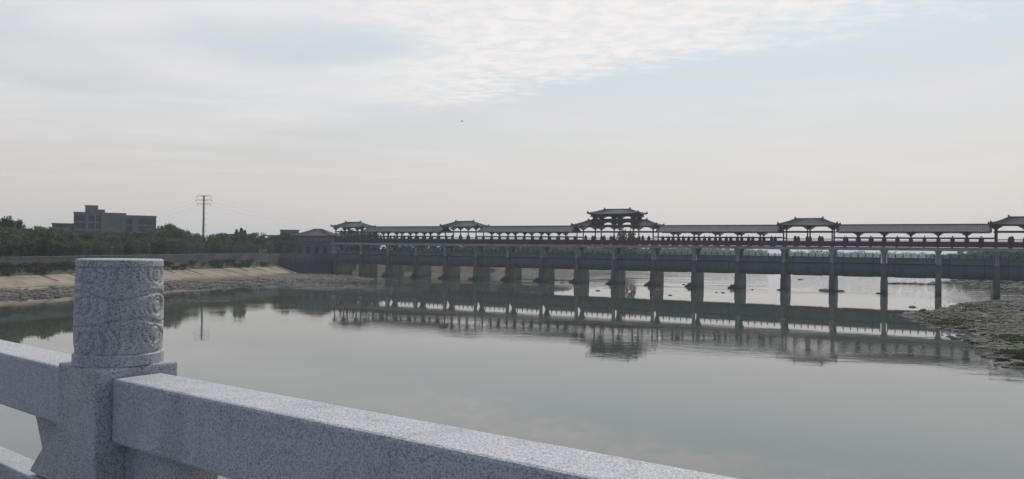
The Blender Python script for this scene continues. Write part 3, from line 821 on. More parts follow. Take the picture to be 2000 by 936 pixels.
# ------------------------------------------------------------------ water
def water_mat():
    m, nt, b = mat('river water')
    geo = nd(nt, 'ShaderNodeNewGeometry')
    def noi(scale, det, sc3, rot=0.0, rough=.5):
        mp = nd(nt, 'ShaderNodeMapping'); mp.inputs['Scale'].default_value = sc3; mp.inputs['Rotation'].default_value = (0, 0, rot)
        nt.links.new(geo.outputs['Position'], mp.inputs['Vector'])
        n = nd(nt, 'ShaderNodeTexNoise', Scale=scale, Detail=det, Roughness=rough)
        nt.links.new(mp.outputs['Vector'], n.inputs['Vector']); return n.outputs['Fac']
    def mth(op, a, b_=None, c=None, clamp=False):
        n = nd(nt, 'ShaderNodeMath', operation=op); n.use_clamp = clamp
        for i, v in enumerate((a, b_, c)):
            if v is None: continue
            if isinstance(v, (int, float)): n.inputs[i].default_value = v
            else: nt.links.new(v, n.inputs[i])
        return n.outputs[0]
    def smooth(v, lo, hi):
        n = nd(nt, 'ShaderNodeMapRange', interpolation_type='SMOOTHSTEP'); nt.links.new(v, n.inputs['Value'])
        n.inputs['From Min'].default_value = lo; n.inputs['From Max'].default_value = hi; return n.outputs[0]
    sep = nd(nt, 'ShaderNodeSeparateXYZ'); nt.links.new(geo.outputs['Position'], sep.inputs[0])
    # distance to the bridge front, measured across the river
    vv = mth('ADD', mth('MULTIPLY', sep.outputs[0], BN.x), mth('MULTIPLY', sep.outputs[1], BN.y))
    v0 = K0.x * BN.x + K0.y * BN.y
    dv = mth('SUBTRACT', vv, v0)
    patches = noi(.035, 3, (1, 2.4, 1), -BROT)
    near = smooth(dv, -34, -6)                       # riffle towards the piers
    leftw = mth('MULTIPLY', mth('MULTIPLY', smooth(dv, -88, -64), mth('SUBTRACT', 1.0, smooth(dv, -58, -44))), mth('SUBTRACT', 1.0, smooth(sep.outputs[0], -48, -12)))
    riffle = mth('MAXIMUM', mth('MULTIPLY', near, mth('MAXIMUM', smooth(patches, .40, .62), mth('MULTIPLY', smooth(sep.outputs[0], 62, 100), .85))), mth('MULTIPLY', leftw, smooth(noi(.12, 4, (1, 4, 1)), .44, .56)))
    # wind-ruffled band further downstream
    b1 = mth('MULTIPLY', smooth(dv, -154, -136), mth('SUBTRACT', 1.0, smooth(dv, -124, -102)))
    ruff = mth('MULTIPLY', b1, mth('ADD', .08, mth('MULTIPLY', smooth(patches, .42, .60), .48)))
    fine = noi(1.7, 4, (1, 1, 1)); mid = noi(.45, 3, (1, 1.6, 1), -BROT); big = noi(.08, 2, (1, 1, 1))
    amp = mth('ADD', .0010, mth('ADD', mth('MULTIPLY', riffle, .030), mth('MULTIPLY', ruff, .012)))
    h = mth('ADD', mth('MULTIPLY', fine, amp), mth('MULTIPLY', mid, mth('ADD', .0022, mth('ADD', mth('MULTIPLY', riffle, .065), mth('MULTIPLY', ruff, .010)))))
    h = mth('ADD', h, mth('MULTIPLY', big, .004))
    bp = nd(nt, 'ShaderNodeBump', Strength=1.0, Distance=1.0); nt.links.new(h, bp.inputs['Height'])
    nt.links.new(bp.outputs['Normal'], b.inputs['Normal'])
    # thin pale streaks of broken water
    st = noi(.16, 5, (.5, 4.0, 1), -BROT, .6)
    foam = mth('MULTIPLY', mth('MULTIPLY', smooth(st, .55, .64), smooth(noi(.9, 4, (1, 2, 1), -BROT), .45, .58)), smooth(dv, -40, -10))
    foam = mth('MULTIPLY', foam, .75)
    mx = nd(nt, 'ShaderNodeMix', data_type='RGBA'); nt.links.new(foam, mx.inputs['Factor'])
    mx.inputs['A'].default_value = (0.068, 0.080, 0.063, 1); mx.inputs['B'].default_value = (.55, .56, .54, 1)
    nt.links.new(mx.outputs['Result'], b.inputs['Base Color'])
    rg = mth('ADD', .006, mth('MULTIPLY', foam, .8)); nt.links.new(rg, b.inputs['Roughness'])
    b.inputs['IOR'].default_value = 2.05; b.inputs['Specular IOR Level'].default_value = .5
    return m
M['water'] = water_mat()
sheet('river_water', 'water', -3500, 3800, -1000, 4500, 0)

# ------------------------------------------------------------------ trees
def leaf_cloud(mb, rnd, c, rad, n, size, flat=1.0):
    for _ in range(n):
        d = Vector((rnd.gauss(0, 1), rnd.gauss(0, 1), rnd.gauss(0, 1))).normalized()
        r = rnd.random() ** .45
        p = Vector(c) + Vector((d.x * rad[0], d.y * rad[1], d.z * rad[2])) * r
        u = Vector((rnd.gauss(0, 1), rnd.gauss(0, 1), rnd.gauss(0, .6))).normalized(); w = u.orthogonal().normalized()
        w = (Matrix.Rotation(rnd.uniform(0, 6.28), 3, u) @ w)
        v = u.cross(w); s = size * rnd.uniform(.5, 1.2)
        mb.add([p - w * s * .5, p + v * s * .32, p + w * s * .6, p - v * s * .32], [(0, 1, 2, 3)])
def broad_crown(seed, n, size, spread=.45, low=.06):
    rnd = random.Random(seed); mb = MB()      # unit height tree
    k = 20
    for i in range(k):
        z = low + (1 - low) * (i + .5) / k * .93; rr = spread * (1 - (abs(z - .48) / .62) ** 2.0) ** .5 if abs(z - .48) < .6 else .1
        a = i * 2.4 + rnd.uniform(-.5, .5); q = rr * rnd.uniform(.35, .85)
        cr = rnd.uniform(.10, .20)
        leaf_cloud(mb, rnd, (q * math.cos(a), q * math.sin(a), z), (cr, cr, cr * .8), n // k, size)
    for i in range(14):                      # twigs breaking the outline
        a = rnd.uniform(0, 6.28); e = rnd.uniform(.1, 1.4); p = Vector((spread * .8 * math.cos(a) * math.cos(e), spread * .8 * math.sin(a) * math.cos(e), .55 + .42 * math.sin(e)))
        leaf_cloud(mb, rnd, p, (.06, .06, .10), n // 90, size * .8)
    return mb
def trunk_mb(seed, limbs=6, h=.75, r=.03):
    rnd = random.Random(seed); mb = MB()
    mb.tube((0, 0, -.03), (.01, .01, h * .5), r, r * .7, 7); mb.tube((.01, .01, h * .5), (.0, .02, h), r * .7, r * .2, 6)
    for i in range(limbs):
        z = h * (.25 + .6 * i / limbs); a = i * 2.3 + rnd.random()
        mb.tube((.01, .01, z), (.01 + .25 * math.cos(a), .01 + .25 * math.sin(a), z + .18), r * .45, r * .12, 5)
    return mb
def conifer_crown(seed, n):
    rnd = random.Random(seed); mb = MB()
    for i in range(26):
        u = i / 26; z = .15 + .84 * u; rr = .20 * (1 - u) ** .8 + .012
        for q in range(6):
            a = i * 1.1 + q * 1.047 + rnd.uniform(-.3, .3); k = rnd.uniform(.5, .95)
            leaf_cloud(mb, rnd, (rr * k * math.cos(a), rr * k * math.sin(a), z - .03 * k), (rr * .5 + .01, rr * .5 + .01, .02), 14, .035)
    return mb
PROTO = []
def proto(kind, crown, trunk, leaf):
    t = thing(kind, '', 'tree'); crown.build('crown', leaf, t, recalc=False); trunk.build('trunk', 'trunk', t); PROTO.append(t); return t
near_p = [proto('broadleaf_tree', broad_crown(20 + i, 2600, .065, sp), trunk_mb(i), 'leaf') for i, sp in enumerate((.46, .40, .52, .44, .36))]
far_p = [proto('broadleaf_tree', broad_crown(50 + i, 800, .095, sp), trunk_mb(i + 9, 4), 'leaf_far') for i, sp in enumerate((.55, .48, .62))]
con_p = proto('conifer_tree', conifer_crown(3, 1600), trunk_mb(30, 0, .95, .02), 'leaf')
bush_p = []
for i in range(3):
    t = thing('shrub', '', 'shrub'); rnd = random.Random(70 + i); mb = MB()
    for q in range(9): leaf_cloud(mb, rnd, (rnd.uniform(-.5, .5), rnd.uniform(-.5, .5), rnd.uniform(.2, .7)), (.32, .32, .3), 60, .16)
    mb.build('foliage', 'shrub' if i < 2 else 'leaf', t, recalc=False)
    s_ = MB()
    for q in range(5):
        a = q * 1.26; s_.tube((0, 0, -.1), (.3 * math.cos(a), .3 * math.sin(a), .6), .03, .012, 5)
    s_.build('stem', 'trunk', t); bush_p.append(t)
used = set()
def plant(p, x, y, z, h, w, label, group, rz=None, rnd=random):
    rz = rnd.uniform(0, 6.28) if rz is None else rz
    first = p.name not in used
    o = p if first else dup(p)
    used.add(p.name)
    o.location = (x, y, z); o.rotation_euler = (0, 0, rz); o.scale = (w, w, h)
    o['label'] = label; o['group'] = group
    return o
rnd = random.Random(21)
SKY = [(-60, 436), (0, 432), (22, 430), (38, 446), (62, 450), (90, 444), (122, 452), (180, 456), (230, 453), (285, 452), (315, 446), (335, 439), (352, 447), (368, 456), (400, 459), (418, 456), (432, 452), (446, 463), (490, 457), (512, 462), (548, 466), (575, 468), (600, 472)]
def skyline(px):
    for (a, ya), (b_, yb) in zip(SKY[:-1], SKY[1:]):
        if a <= px <= b_: return ya + (yb - ya) * (px - a) / (b_ - a)
    return 440
def wall_Y(px, o):                           # depth at which column px crosses the line o metres behind the revetment foot
    return (99 + 1.03 * o + .24 * 146) / (.24 - (px - 1000) / F)
# skyline row
px = -55
while px < 575:
    o = rnd.uniform(30, 40); Y = wall_Y(px, o); x, y = at(px, Y)
    top = H + (hor(px) - skyline(px) - rnd.uniform(-3, 5)) * Y / F
    hgt = (top - 6.6) / .96
    plant(near_p[rnd.randrange(5)], x, y, 6.6, hgt, hgt * rnd.uniform(.8, 1.05), 'dark green tree whose top makes the skyline of the wood on the left bank', 'skyline trees on the left bank')
    px += rnd.uniform(13, 19)
# middle and front rows, lower
for row, (o0, drop, step, lab) in enumerate(((24, 9, 15, 'lower dark green tree in the middle of the wood on the left bank'), (18.5, 20, 13, 'low bushy tree in the front row right behind the grey flood wall'))):
    px = -60
    while px < (560 if row else 540):
        o = o0 + rnd.uniform(-2, 2); Y = wall_Y(px, o); x, y = at(px, Y)
        ht = hor(px) - skyline(px) - drop + rnd.uniform(-6, 5)
        hgt = max(4.0, (H + ht * Y / F - 6.4))
        plant(near_p[rnd.randrange(5)], x, y, 6.3, hgt, hgt * rnd.uniform(.85, 1.25), lab, 'wood on the left bank')
        px += rnd.uniform(step * .8, step * 1.25)
for i, (px, yy, lab) in enumerate(((462, 446, 'pointed conifer standing above the wood, left one of a close pair'), (471, 443, 'tallest pointed conifer above the wood, beside its twin'), (478, 447, 'shorter pointed conifer just right of the pair above the wood'))):
    Y = wall_Y(px, 26); x, y = at(px, Y); hgt = H + (hor(px) - yy) * Y / F - 6.6
    plant(con_p, x, y, 6.6, hgt, hgt * 1.1, lab, 'conifers in the wood')
# trees round the gatehouse
for px, Y, hgt in ((556, 285, 8.2), (566, 292, 8.6), (545, 280, 7), (640, 300, 7)):
    x, y = at(px, Y); plant(near_p[rnd.randrange(5)], x, y, 7, hgt, hgt * .8, 'dark green tree beside the hip roofed gatehouse', 'trees by the gatehouse')
# shrubs along the terrace below the wall
for i in range(90):
    Y = rnd.uniform(128, 252); o = rnd.choice((8.9, 11.4, 12.2)) + rnd.uniform(-.3, .3); p = Vector((base_x(Y), Y)) + Vector((-.972, .233)) * o
    if Y > 200 and rnd.random() < .35: continue
    s_ = rnd.uniform(.9, 1.9); plant(bush_p[rnd.randrange(2)], p.x, p.y, 3.4 if o < 10 else 4.2, s_, s_ * 1.2, 'dry brownish shrub on the terrace between fence and flood wall', 'shrubs on the left bank terrace')
# big pale leaved plant by the wall
Y = wall_Y(514, 15.5); x, y = at(514, Y)
t = thing('banana_plant', 'clump of pale long leaves rising behind the flood wall near the gatehouse', 'plant', (x, y, 6.4))
rnd2 = random.Random(5); lf = MB(); sm = MB()
for q in range(16):
    a = rnd2.uniform(0, 6.28); l = rnd2.uniform(1.2, 2.6); w = .28; d = Vector((math.cos(a), math.sin(a), 0)); s_ = Vector((-d.y, d.x, 0)); pr = None; base = Vector((d.x * .7, d.y * .7, rnd2.uniform(.6, 1.6)))
    ring = []
    for j in range(6):
        u = j / 5; c_ = base + d * (l * .6 * u) + Vector((0, 0, l * (u - .55 * u * u))); ww = w * math.sin(math.pi * (.12 + .86 * u))
        ring.append((c_ - s_ * ww, c_ + s_ * ww))
    for (a0, b0), (a1, b1) in zip(ring[:-1], ring[1:]): lf.add([a0, b0, b1, a1], [(0, 1, 2, 3)])
    sm.tube((base.x * .6, base.y * .6, -.3), base, .07, .04, 5)
lf.build('leaf_blade', 'leaf_pale', t, recalc=False); sm.build('stem', 'leaf_pale', t)
# upstream left bank wood
PT = resample([(-60, 300), (-35, 302), (-14, 310), (4, 338), (38, 408), (88, 528), (176, 708), (330, 955)], 1.0)
i = 0
while i < len(PT):
    p = PT[i]; a = PT[min(i + 1, len(PT) - 1)] - PT[max(i - 1, 0)]; n = Vector((-a.y, a.x)).normalized()
    far = p.y / 300
    for row in range(2):
        q = p + n * (6 + row * 10 + rnd.uniform(-3, 3)); hgt = rnd.uniform(6.2, 7.8) + row * .4 + min(2.0, p.y / 400)
        plant(far_p[rnd.randrange(3)], q.x, q.y, 3.4, hgt, hgt * rnd.uniform(.9, 1.3), 'hazy green tree on the far bank seen under the gallery deck', 'trees on the far bank beyond the bridge')
    i += int(rnd.uniform(5, 8) * max(1, far * .8))
# the tree seen through the main pavilion
x, y = at(1226, 330); plant(far_p[0], x, y, 4.0, 14.6, 12.5, 'tall hazy tree seen between the columns of the tall main pavilion', 'tall tree beyond the main pavilion')
# taller trees behind the left end of the gallery
for px, top in ((650, 462), (668, 452), (684, 449), (700, 452), (716, 450), (731, 453)):
    Y = rnd.uniform(304, 318); x, y = at(px, Y); hgt = H + (hor(px) - top) * Y / F - 4.2
    plant(near_p[rnd.randrange(5)], x, y, 4.2, hgt, hgt * .75, 'tall dark tree standing behind the left end of the covered gallery', 'trees behind the left end of the gallery')
# right bank beyond the bridge
for px, Y, hgt in ((1862, 330, 6.6), (1876, 300, 6.4), (1890, 335, 8.0), (1903, 300, 7.6), (1916, 330, 8.6), (1930, 290, 8.2), (1943, 320, 9.0), (1955, 290, 8.6), (1968, 310, 9.0), (1980, 280, 8.6), (1994, 290, 9.0), (2008, 275, 8.8), (2024, 285, 9), (2040, 270, 8), (1852, 380, 6.5), (1838, 430, 6.2), (1826, 470, 6.4), (1870, 360, 6.6), (1900, 380, 8)):
    x, y = at(px, Y); hh = hgt * rnd.uniform(.9, 1.08); plant(far_p[rnd.randrange(3)], x, y, 3.6, hh, hh * 1.25, 'dark green tree on the right bank beyond the bridge', 'trees on the right bank beyond the bridge')
PRn = normals(PR, -1)
near_i = [i for i, p in enumerate(PR) if 188 < p.y < 300]
for i in range(60):
    j = rnd.choice(near_i); o = rnd.uniform(4, 26); q = PR[j] + PRn[j] * o + Vector((rnd.uniform(-4, 4), rnd.uniform(-4, 4))); s_ = rnd.uniform(1.2, 3.0) * (.6 + o / 40)
    plant(bush_p[2], q.x, q.y, .2 + o * .11, s_ * 1.1, s_, 'dark green bush on the slope of the right bank, seen under the gates', 'bushes on the right bank slope')
mb = MB(); rk = random.Random(64)
for i in range(500):
    j = rk.choice(near_i); o = rk.uniform(-1.5, 12) * rk.random(); q = PR[j] + PRn[j] * o + Vector((rk.uniform(-5, 5), rk.uniform(-5, 5)))
    blob(mb, (q.x, q.y, .1 + max(0, o) * .1), rk.uniform(.2, .8), rk, (1.3, 1, .6))
tag(mb.build('dark_rubble', 'rock_dark', recalc=False), 'dark stones lining the right bank beyond the bridge', 'rubble', kind='stuff')
# far-off wood on the skyline
rnd = random.Random(77); mb = MB()
FP = resample([(360, 985), (705, 1275), (1500, 1530), (2600, 1700)], 9) + resample([(700, 965), (1500, 1180), (2400, 1260)], 12)
for p in FP:
    h_ = rnd.uniform(6, 11)
    for q in range(5):
        leaf_cloud(mb, rnd, (p.x + rnd.uniform(-8, 8), p.y + rnd.uniform(-2, 14), 4 + h_ * rnd.uniform(.2, .75)), (5.5, 5.5, h_ * .32), 26, 2.4)
tag(mb.build('distant_wood', 'leaf_far', recalc=False), 'blue grey line of far off trees along the horizon upstream', 'woodland', kind='stuff')
# ground mass of trees behind the far left skyline
rnd = random.Random(79); mb = MB()
for i in range(260):
    px = rnd.uniform(-100, 700); Y = rnd.uniform(330, 520); x, y = at(px, Y); h_ = rnd.uniform(4, 8)
    leaf_cloud(mb, rnd, (x, y, 6.5 + h_ * .5), (5, 5, h_ * .5), 40, 1.2)
tag(mb.build('distant_wood', 'leaf', recalc=False), 'green wood far behind the flood wall and the concrete building', 'woodland', kind='stuff')

# ------------------------------------------------------------------ buildings on the left
Yb = 335.0; sc = Yb / F
AB = math.atan((1000 - 205) / F); DB = Yb / math.cos(AB)
def bx(px): return DB * math.tan(AB - math.atan((1000 - px) / F))
def bz_(px, y): return H + (hor(px) - y) * sc
t = thing('concrete_building', 'grey unfinished concrete block of flats with stair tower rising above the wood', 'building', (at(205, Yb)[0], Yb, 0), AB)
zt = bz_(170, 416)
b = MB(); b.box(bx(143), bx(196.8), 1.2, 16, 4, zt); b.box(bx(197), bx(245), -1.2, 16, 4, zt - .1); b.box(bx(245.2), bx(305), 1.6, 14, 4, bz_(275, 421))
b.build('wall', 'bldg', t)
b = MB(); b.box(bx(165), bx(190), 2, 9, zt + .002, bz_(178, 402)); b.box(bx(190.2), bx(204), 2.4, 8, zt + .002, bz_(197, 409)); b.box(bx(163.5), bx(191), 1.8, 9.2, bz_(178, 402) + .002, bz_(178, 401.2))
b.build('stair_tower', 'bldg', t)
MB().box(bx(176), bx(182), 1.6, 1.99, zt + .2, bz_(178, 405)).build('tower_shaft', 'white', t)
b = MB()
b.box(bx(142), bx(197), .9, 1.19, zt - .5, zt + .25); b.box(bx(196), bx(246), -1.4, -1.21, zt - .35, zt + .2); b.box(bx(245.5), bx(306), 1.3, 1.59, bz_(275, 421) - .4, bz_(275, 421) + .3)
b.build('parapet', 'bldg', t)
fl = 3.3
for j in range(5):
    z0 = zt - .9 - fl * (j + 1) + .5
    if z0 < 5: break
    for (p0, p1) in ((144.5, 165), (172, 184), (186, 195.5)):
        f = MB().box(bx(p0), bx(p1), .95, 1.198, z0, z0 + 2.45).build('window', 'opening', t)  # flat dark panel, colour stands in for the shade of an open recess
        k_ = MB().box(bx(p0) - .1, bx(p1) + .1, .6, .949, z0 - .9, z0 - .05); k_.build('sill', 'bldg', f)
    for (p0, p1) in ((247, 258), (271, 289.5), (292, 303.5)):
        f = MB().box(bx(p0), bx(p1), 1.35, 1.598, z0 - .9, z0 + 1.6).build('window', 'opening', t)  # tall recess of the wing, its shade painted as a flat dark panel
        MB().box(bx(p0) - .1, bx(p1) + .1, 1.1, 1.349, z0 - 1.7, z0 - .95).build('sill', 'bldg', f)
b = MB()
for p in (169.5, 185): b.box(bx(p) - .25, bx(p) + .25, .5, 1.18, 4, zt - .5)
for p in (200, 241): b.box(bx(p) - .18, bx(p) + .18, -1.6, -1.21, 4, zt - .3)
b.build('pilaster', 'coping', t)
t = thing('annexe_building', 'low red brick annexe with flat roof left of the grey concrete block', 'building', (at(205, Yb + 4)[0], Yb + 4, 0), AB)
MB().box(bx(100), bx(142), 0, 10, 4, bz_(120, 438)).build('wall', 'bldg_red', t)
b = MB(); b.box(bx(98), bx(143.5), -.4, 10.4, bz_(120, 438) + .002, bz_(120, 436.5)); b.box(bx(95), bx(135), -2, -.45, 4, bz_(120, 445)); b.build('roof', 'bldg', t)
for p in (106, 116, 126): MB().box(bx(p), bx(p + 6), -.12, -.004, bz_(120, 443), bz_(120, 440)).build('window', 'opening', t)
def small_building(p0, p1, ytop, Y, m, label, rows):
    s_ = Y / F; x0 = (p0 - 1000) * s_; x1 = (p1 - 1000) * s_; zt = H + (hor(p0) - ytop) * s_
    base = 3.2 if Y < 310 else 6
    t = thing('house', label, 'house', ((x0 + x1) / 2, Y, base), math.atan((1000 - (p0 + p1) / 2) / F), 'small flat roofed houses behind the wood'); w = (x1 - x0) / 2
    MB().box(-w, w, 0, 8, 0, zt - base).build('wall', m, t)
    MB().box(-w - .25, w + .25, -.3, 8.3, zt - base + .002, zt - base + .3).build('roof', 'bldg', t)
    n = max(2, int(w))
    for i in range(n):
        x = -w + 2 * w * (i + .5) / n
        for r_ in range(rows): MB().box(x - .45, x + .45, -.08, -.003, zt - base - 2.2 - 3 * r_, zt - base - .9 - 3 * r_).build('window', 'opening', t)
small_building(548, 583, 450, 330, 'bldg', 'grey flat roofed house just left of the gatehouse roof', 2)
small_building(523, 546, 460.5, 345, 'white', 'low white house with small windows left of the gatehouse', 1)
small_building(440, 457, 458, 380, 'white', 'small pale house half hidden left of the pointed conifers', 1)
small_building(484, 500, 459, 390, 'white', 'pale rooftop showing just right of the pointed conifers', 1)
small_building(812, 834, 478.5, 297, 'white', 'white house seen under the gallery deck, left of the second hip roofed pavilion', 1)
small_building(957, 972, 482, 301, 'white', 'small white house seen under the deck amid far bank trees', 1)
small_building(677, 690, 477.5, 297, 'white', 'white hut seen under the deck at the left bank end', 1)
# gatehouse with hip roof
x, y = at(613, 287); t = thing('gatehouse', 'two storey gatehouse with brown hip roof at the left end of the bridge', 'house', (x, y, 7.0), R(-4))
w, dp = 7.0, 5.0
MB().box(-w, w, 0, 2 * dp, 0, 3.9).build('wall', 'white', t)
MB().box(-w + .2, w - .2, .2, 2 * dp - .2, 4.252, 7.0).build('upper_wall', 'bldg', t)
MB().box(-w - 1.0, w + 1.0, -1.2, 2 * dp + .6, 3.902, 4.25).build('balcony_slab', 'coping', t)
rm = roof_mesh(-w - 1.4, w + 1.4, -1.6, 1.6, dp, dp + 1.6, 6.95, 9.7, up=.2); o = rm.build('roof', 'gh_roof', t, recalc=False)
sd = o.modifiers.new('thick', 'SOLIDIFY'); sd.thickness = .15; sd.offset = 0
ridge_mesh(-w - 1.4, w + 1.4, -1.6, 1.6, dp, dp + 1.6, 6.95, 9.7, up=.2, orn=False).build('ridge', 'coping', o)
for i in range(6):
    x0 = -6.2 + i * 2.1
    f = MB().box(x0, x0 + 1.7, .08, .197, 5.0, 6.6).build('window', 'glass', t)
    b = MB(); b.box(x0 - .1, x0, .02, .079, 4.9, 6.7); b.box(x0 + 1.7, x0 + 1.8, .02, .079, 4.9, 6.7); b.box(x0 + .8, x0 + .9, .02, .079, 5.0, 6.6); b.box(x0, x0 + 1.7, .02, .078, 6.6, 6.7); b.build('frame', 'bldg_dark', f)
for i in range(4):
    x0 = -6.0 + i * 3.2; b = MB(); n = 10
    pts = [(x0, .4), (x0 + 1.6, .4)] + [(x0 + .8 + .8 * math.cos(math.pi * j / n), 2.2 + .8 * math.sin(math.pi * j / n)) for j in range(n + 1)]
    vs = [(a, -.06, c) for a, c in pts] + [(a, -.004, c) for a, c in pts]; m_ = len(pts)
    b.add(vs, [tuple(range(m_)), tuple(range(m_, 2 * m_))[::-1]] + [(i_, (i_ + 1) % m_, m_ + (i_ + 1) % m_, m_ + i_) for i_ in range(m_)])
    b.build('arched_window', 'opening', t)
b = MB()
for i in range(17): b.box(-w - .9 + i * (2 * w + 1.8) / 16 - .04, -w - .9 + i * (2 * w + 1.8) / 16 + .04, -1.15, -1.07, 4.252, 5.1)
b.box(-w - .95, w + .95, -1.16, -1.06, 5.1, 5.18); b.build('balcony_railing', 'iron', t)
# lamp posts by the wall
def lamp(px, ytop, o, label):
    Y = wall_Y(px, o); x, y = at(px, Y); zt = H + (hor(px) - ytop) * Y / F
    t = thing('street_lamp', label, 'street lamp', (x, y, 6.4), 0, 'lamps along the flood wall'); h = zt - 6.4
    MB().tube((0, 0, -.2), (0, 0, h - .5), .09, .06, 8).build('pole', 'steel', t)
    MB().lathe([(.10, h - .55), (.28, h - .4), (.30, h - .15), (.2, h)], 10).build('lamp_head', 'white', t)
lamp(219, 481, 14.6, 'thin pale lamp post behind the flood wall above the carved stone post')
lamp(555, 482, 14.6, 'short lamp post with pale head beside the gatehouse')

# ------------------------------------------------------------------ transmission pole and lines
Yp = 340; xp = at(397, Yp)[0]
t = thing('power_pole', 'tall grey tubular power pole with three crossarms above the trees', 'power pole', (xp, Yp, 6.5), R(-12))
zt = 25.9
MB().tube((0, 0, -.5), (0, 0, zt), .60, .34, 12).build('pole', 'steel', t)
for z, w in ((zt - .3, 3.4), (zt - 2.1, 4.0), (zt - 3.9, 3.4)):
    b = MB(); b.tube((-w, 0, z + .15), (0, 0, z - .05), .08, .18, 6); b.tube((0, 0, z - .05), (w, 0, z + .15), .18, .08, 6)
    o = b.build('crossarm', 'steel', t)
    b = MB()
    for sx in (-w, w): b.tube((sx, 0, z + .1), (sx, 0, z - .75), .09, .09, 6)
    b.build('insulator', 'iron', o)
b = MB()
for i in range(4): b.box(.4, 1.6, -.05, .05, zt - 8 - i * 2.6, zt - 7.9 - i * 2.6)
b.build('ladder_rung', 'steel', t)
def line(p0, p1, fz, label, group):
    b = MB(); pts = []
    for i in range(41):
        u = i / 40; pts.append((p0[0] + (p1[0] - p0[0]) * u, p0[1] + (p1[1] - p0[1]) * u, fz(u)))
    b.path(pts, .010, 5); o = b.build('power_line', 'wire'); return tag(o, label, 'power line', group)
ca, sa = math.cos(R(-12)), math.sin(R(-12))
lev = ['top', 'middle', 'bottom']
for i, (z, w) in enumerate(((31.3, 3.4), (29.5, 4.0), (27.7, 3.4))):
    for sx in (-1, 1):
        a = (xp + sx * w * ca, Yp + sx * w * sa)
        line(a, (235 + sx * w * .8, 262 + sx * w * .6), lambda u, z=z: z + 94.4 * u * u - 89.3 * u, 'thin power line hung from the %s crossarm, sagging right over the river' % lev[i], 'power lines over the river, %s pair' % lev[i])
        line(a, (-300 + sx * w * .5, 385 + sx * w * .5), lambda u, z=z: z + 46 * u * u - 50 * u, 'thin power line hung from the %s crossarm, sagging left behind the wood' % lev[i], 'power lines left of the pole, %s pair' % lev[i])

# ------------------------------------------------------------------ bird
Y = 150; x = at(899.5, Y)[0]; z = H + (hor(899) - 236.5) * Y / F
t = thing('bird', 'small dark bird gliding high in the pale sky', 'bird', (x, Y, z), R(25))
b = MB(); n = 8; rings = [(-.42, .01), (-.3, .05), (-.1, .09), (.1, .085), (.24, .055), (.33, .05), (.4, .01)]
vs = [(y_, r_ * math.cos(q * 6.283 / n), r_ * math.sin(q * 6.283 / n)) for y_, r_ in rings for q in range(n)]
b.add(vs, [(j * n + i, j * n + (i + 1) % n, (j + 1) * n + (i + 1) % n, (j + 1) * n + i) for j in range(len(rings) - 1) for i in range(n)], True)
for sg in (-1, 1):
    w_ = [(.16, .05 * sg, .03), (.14, .35 * sg, .16), (.0, .62 * sg, .10), (-.10, .60 * sg, .10), (-.08, .3 * sg, .14), (-.12, .05 * sg, .03)]
    b.add(w_ + [(a, c, d - .02) for a, c, d in w_], [(0, 1, 4, 5), (1, 2, 3, 4), (6, 11, 10, 7), (7, 10, 9, 8), (0, 6, 7, 1), (1, 7, 8, 2), (2, 8, 9, 3), (3, 9, 10, 4), (4, 10, 11, 5)])
b.add([(-.38, -.02, 0), (-.38, .02, 0), (-.58, .1, .01), (-.58, -.1, .01), (-.38, -.02, -.015), (-.38, .02, -.015), (-.58, .1, -.005), (-.58, -.1, -.005)], [(0, 1, 2, 3), (4, 7, 6, 5), (0, 4, 5, 1), (1, 5, 6, 2), (2, 6, 7, 3), (3, 7, 4, 0)])
t.scale = (.7, .7, .7)
b.build('body', 'bird', t).rotation_euler = (R(22), R(-12), 0)

# ------------------------------------------------------------------ haze
hm = bpy.data.materials.new('haze air'); hm.use_nodes = True; hn = hm.node_tree
for n_ in list(hn.nodes):
    if n_.type == 'BSDF_PRINCIPLED': hn.nodes.remove(n_)
pv = hn.nodes.new('ShaderNodeVolumePrincipled'); pv.inputs['Color'].default_value = (.84, .91, 1.0, 1); pv.inputs['Density'].default_value = 0.0003; pv.inputs['Anisotropy'].default_value = .2
hn.links.new(pv.outputs[0], hn.nodes['Material Output'].inputs['Volume'])
hm.cycles.homogeneous_volume = True
o = MB().box(-4100, 4100, -1300, 5100, -2.8, 64).build('haze', hm); tag(o, kind='stuff')

# ------------------------------------------------------------------ sky and sun
AZ, EL = 24.0, 48.0
world = bpy.data.worlds.new('World'); scn.world = world; world.use_nodes = True
nt = world.node_tree; bg = nt.nodes['Background']
sk = nt.nodes.new('ShaderNodeTexSky'); sk.sky_type = 'NISHITA'; sk.sun_disc = False
sk.sun_elevation = R(EL); sk.sun_rotation = R(AZ); sk.air_density = 1.2; sk.dust_density = 4.0; sk.altitude = 50
STR = 0.10
tc = nt.nodes.new('ShaderNodeTexCoord'); sp = nt.nodes.new('ShaderNodeSeparateXYZ'); nt.links.new(tc.outputs['Generated'], sp.inputs[0])
def wm(op, a, b_=None, c=None, clamp=False):
    n = nt.nodes.new('ShaderNodeMath'); n.operation = op; n.use_clamp = clamp
    for i, v in enumerate((a, b_, c)):
        if v is None: continue
        if isinstance(v, (int, float)): n.inputs[i].default_value = v
        else: nt.links.new(v, n.inputs[i])
    return n.outputs[0]
def wsm(v, lo, hi):
    n = nt.nodes.new('ShaderNodeMapRange'); n.interpolation_type = 'SMOOTHSTEP'; nt.links.new(v, n.inputs['Value'])
    n.inputs['From Min'].default_value = lo; n.inputs['From Max'].default_value = hi; return n.outputs[0]
zc = wm('MAXIMUM', sp.outputs[2], .02)
u = wm('DIVIDE', sp.outputs[0], zc); v = wm('DIVIDE', sp.outputs[1], zc)
cb = nt.nodes.new('ShaderNodeCombineXYZ'); nt.links.new(u, cb.inputs[0]); nt.links.new(v, cb.inputs[1])
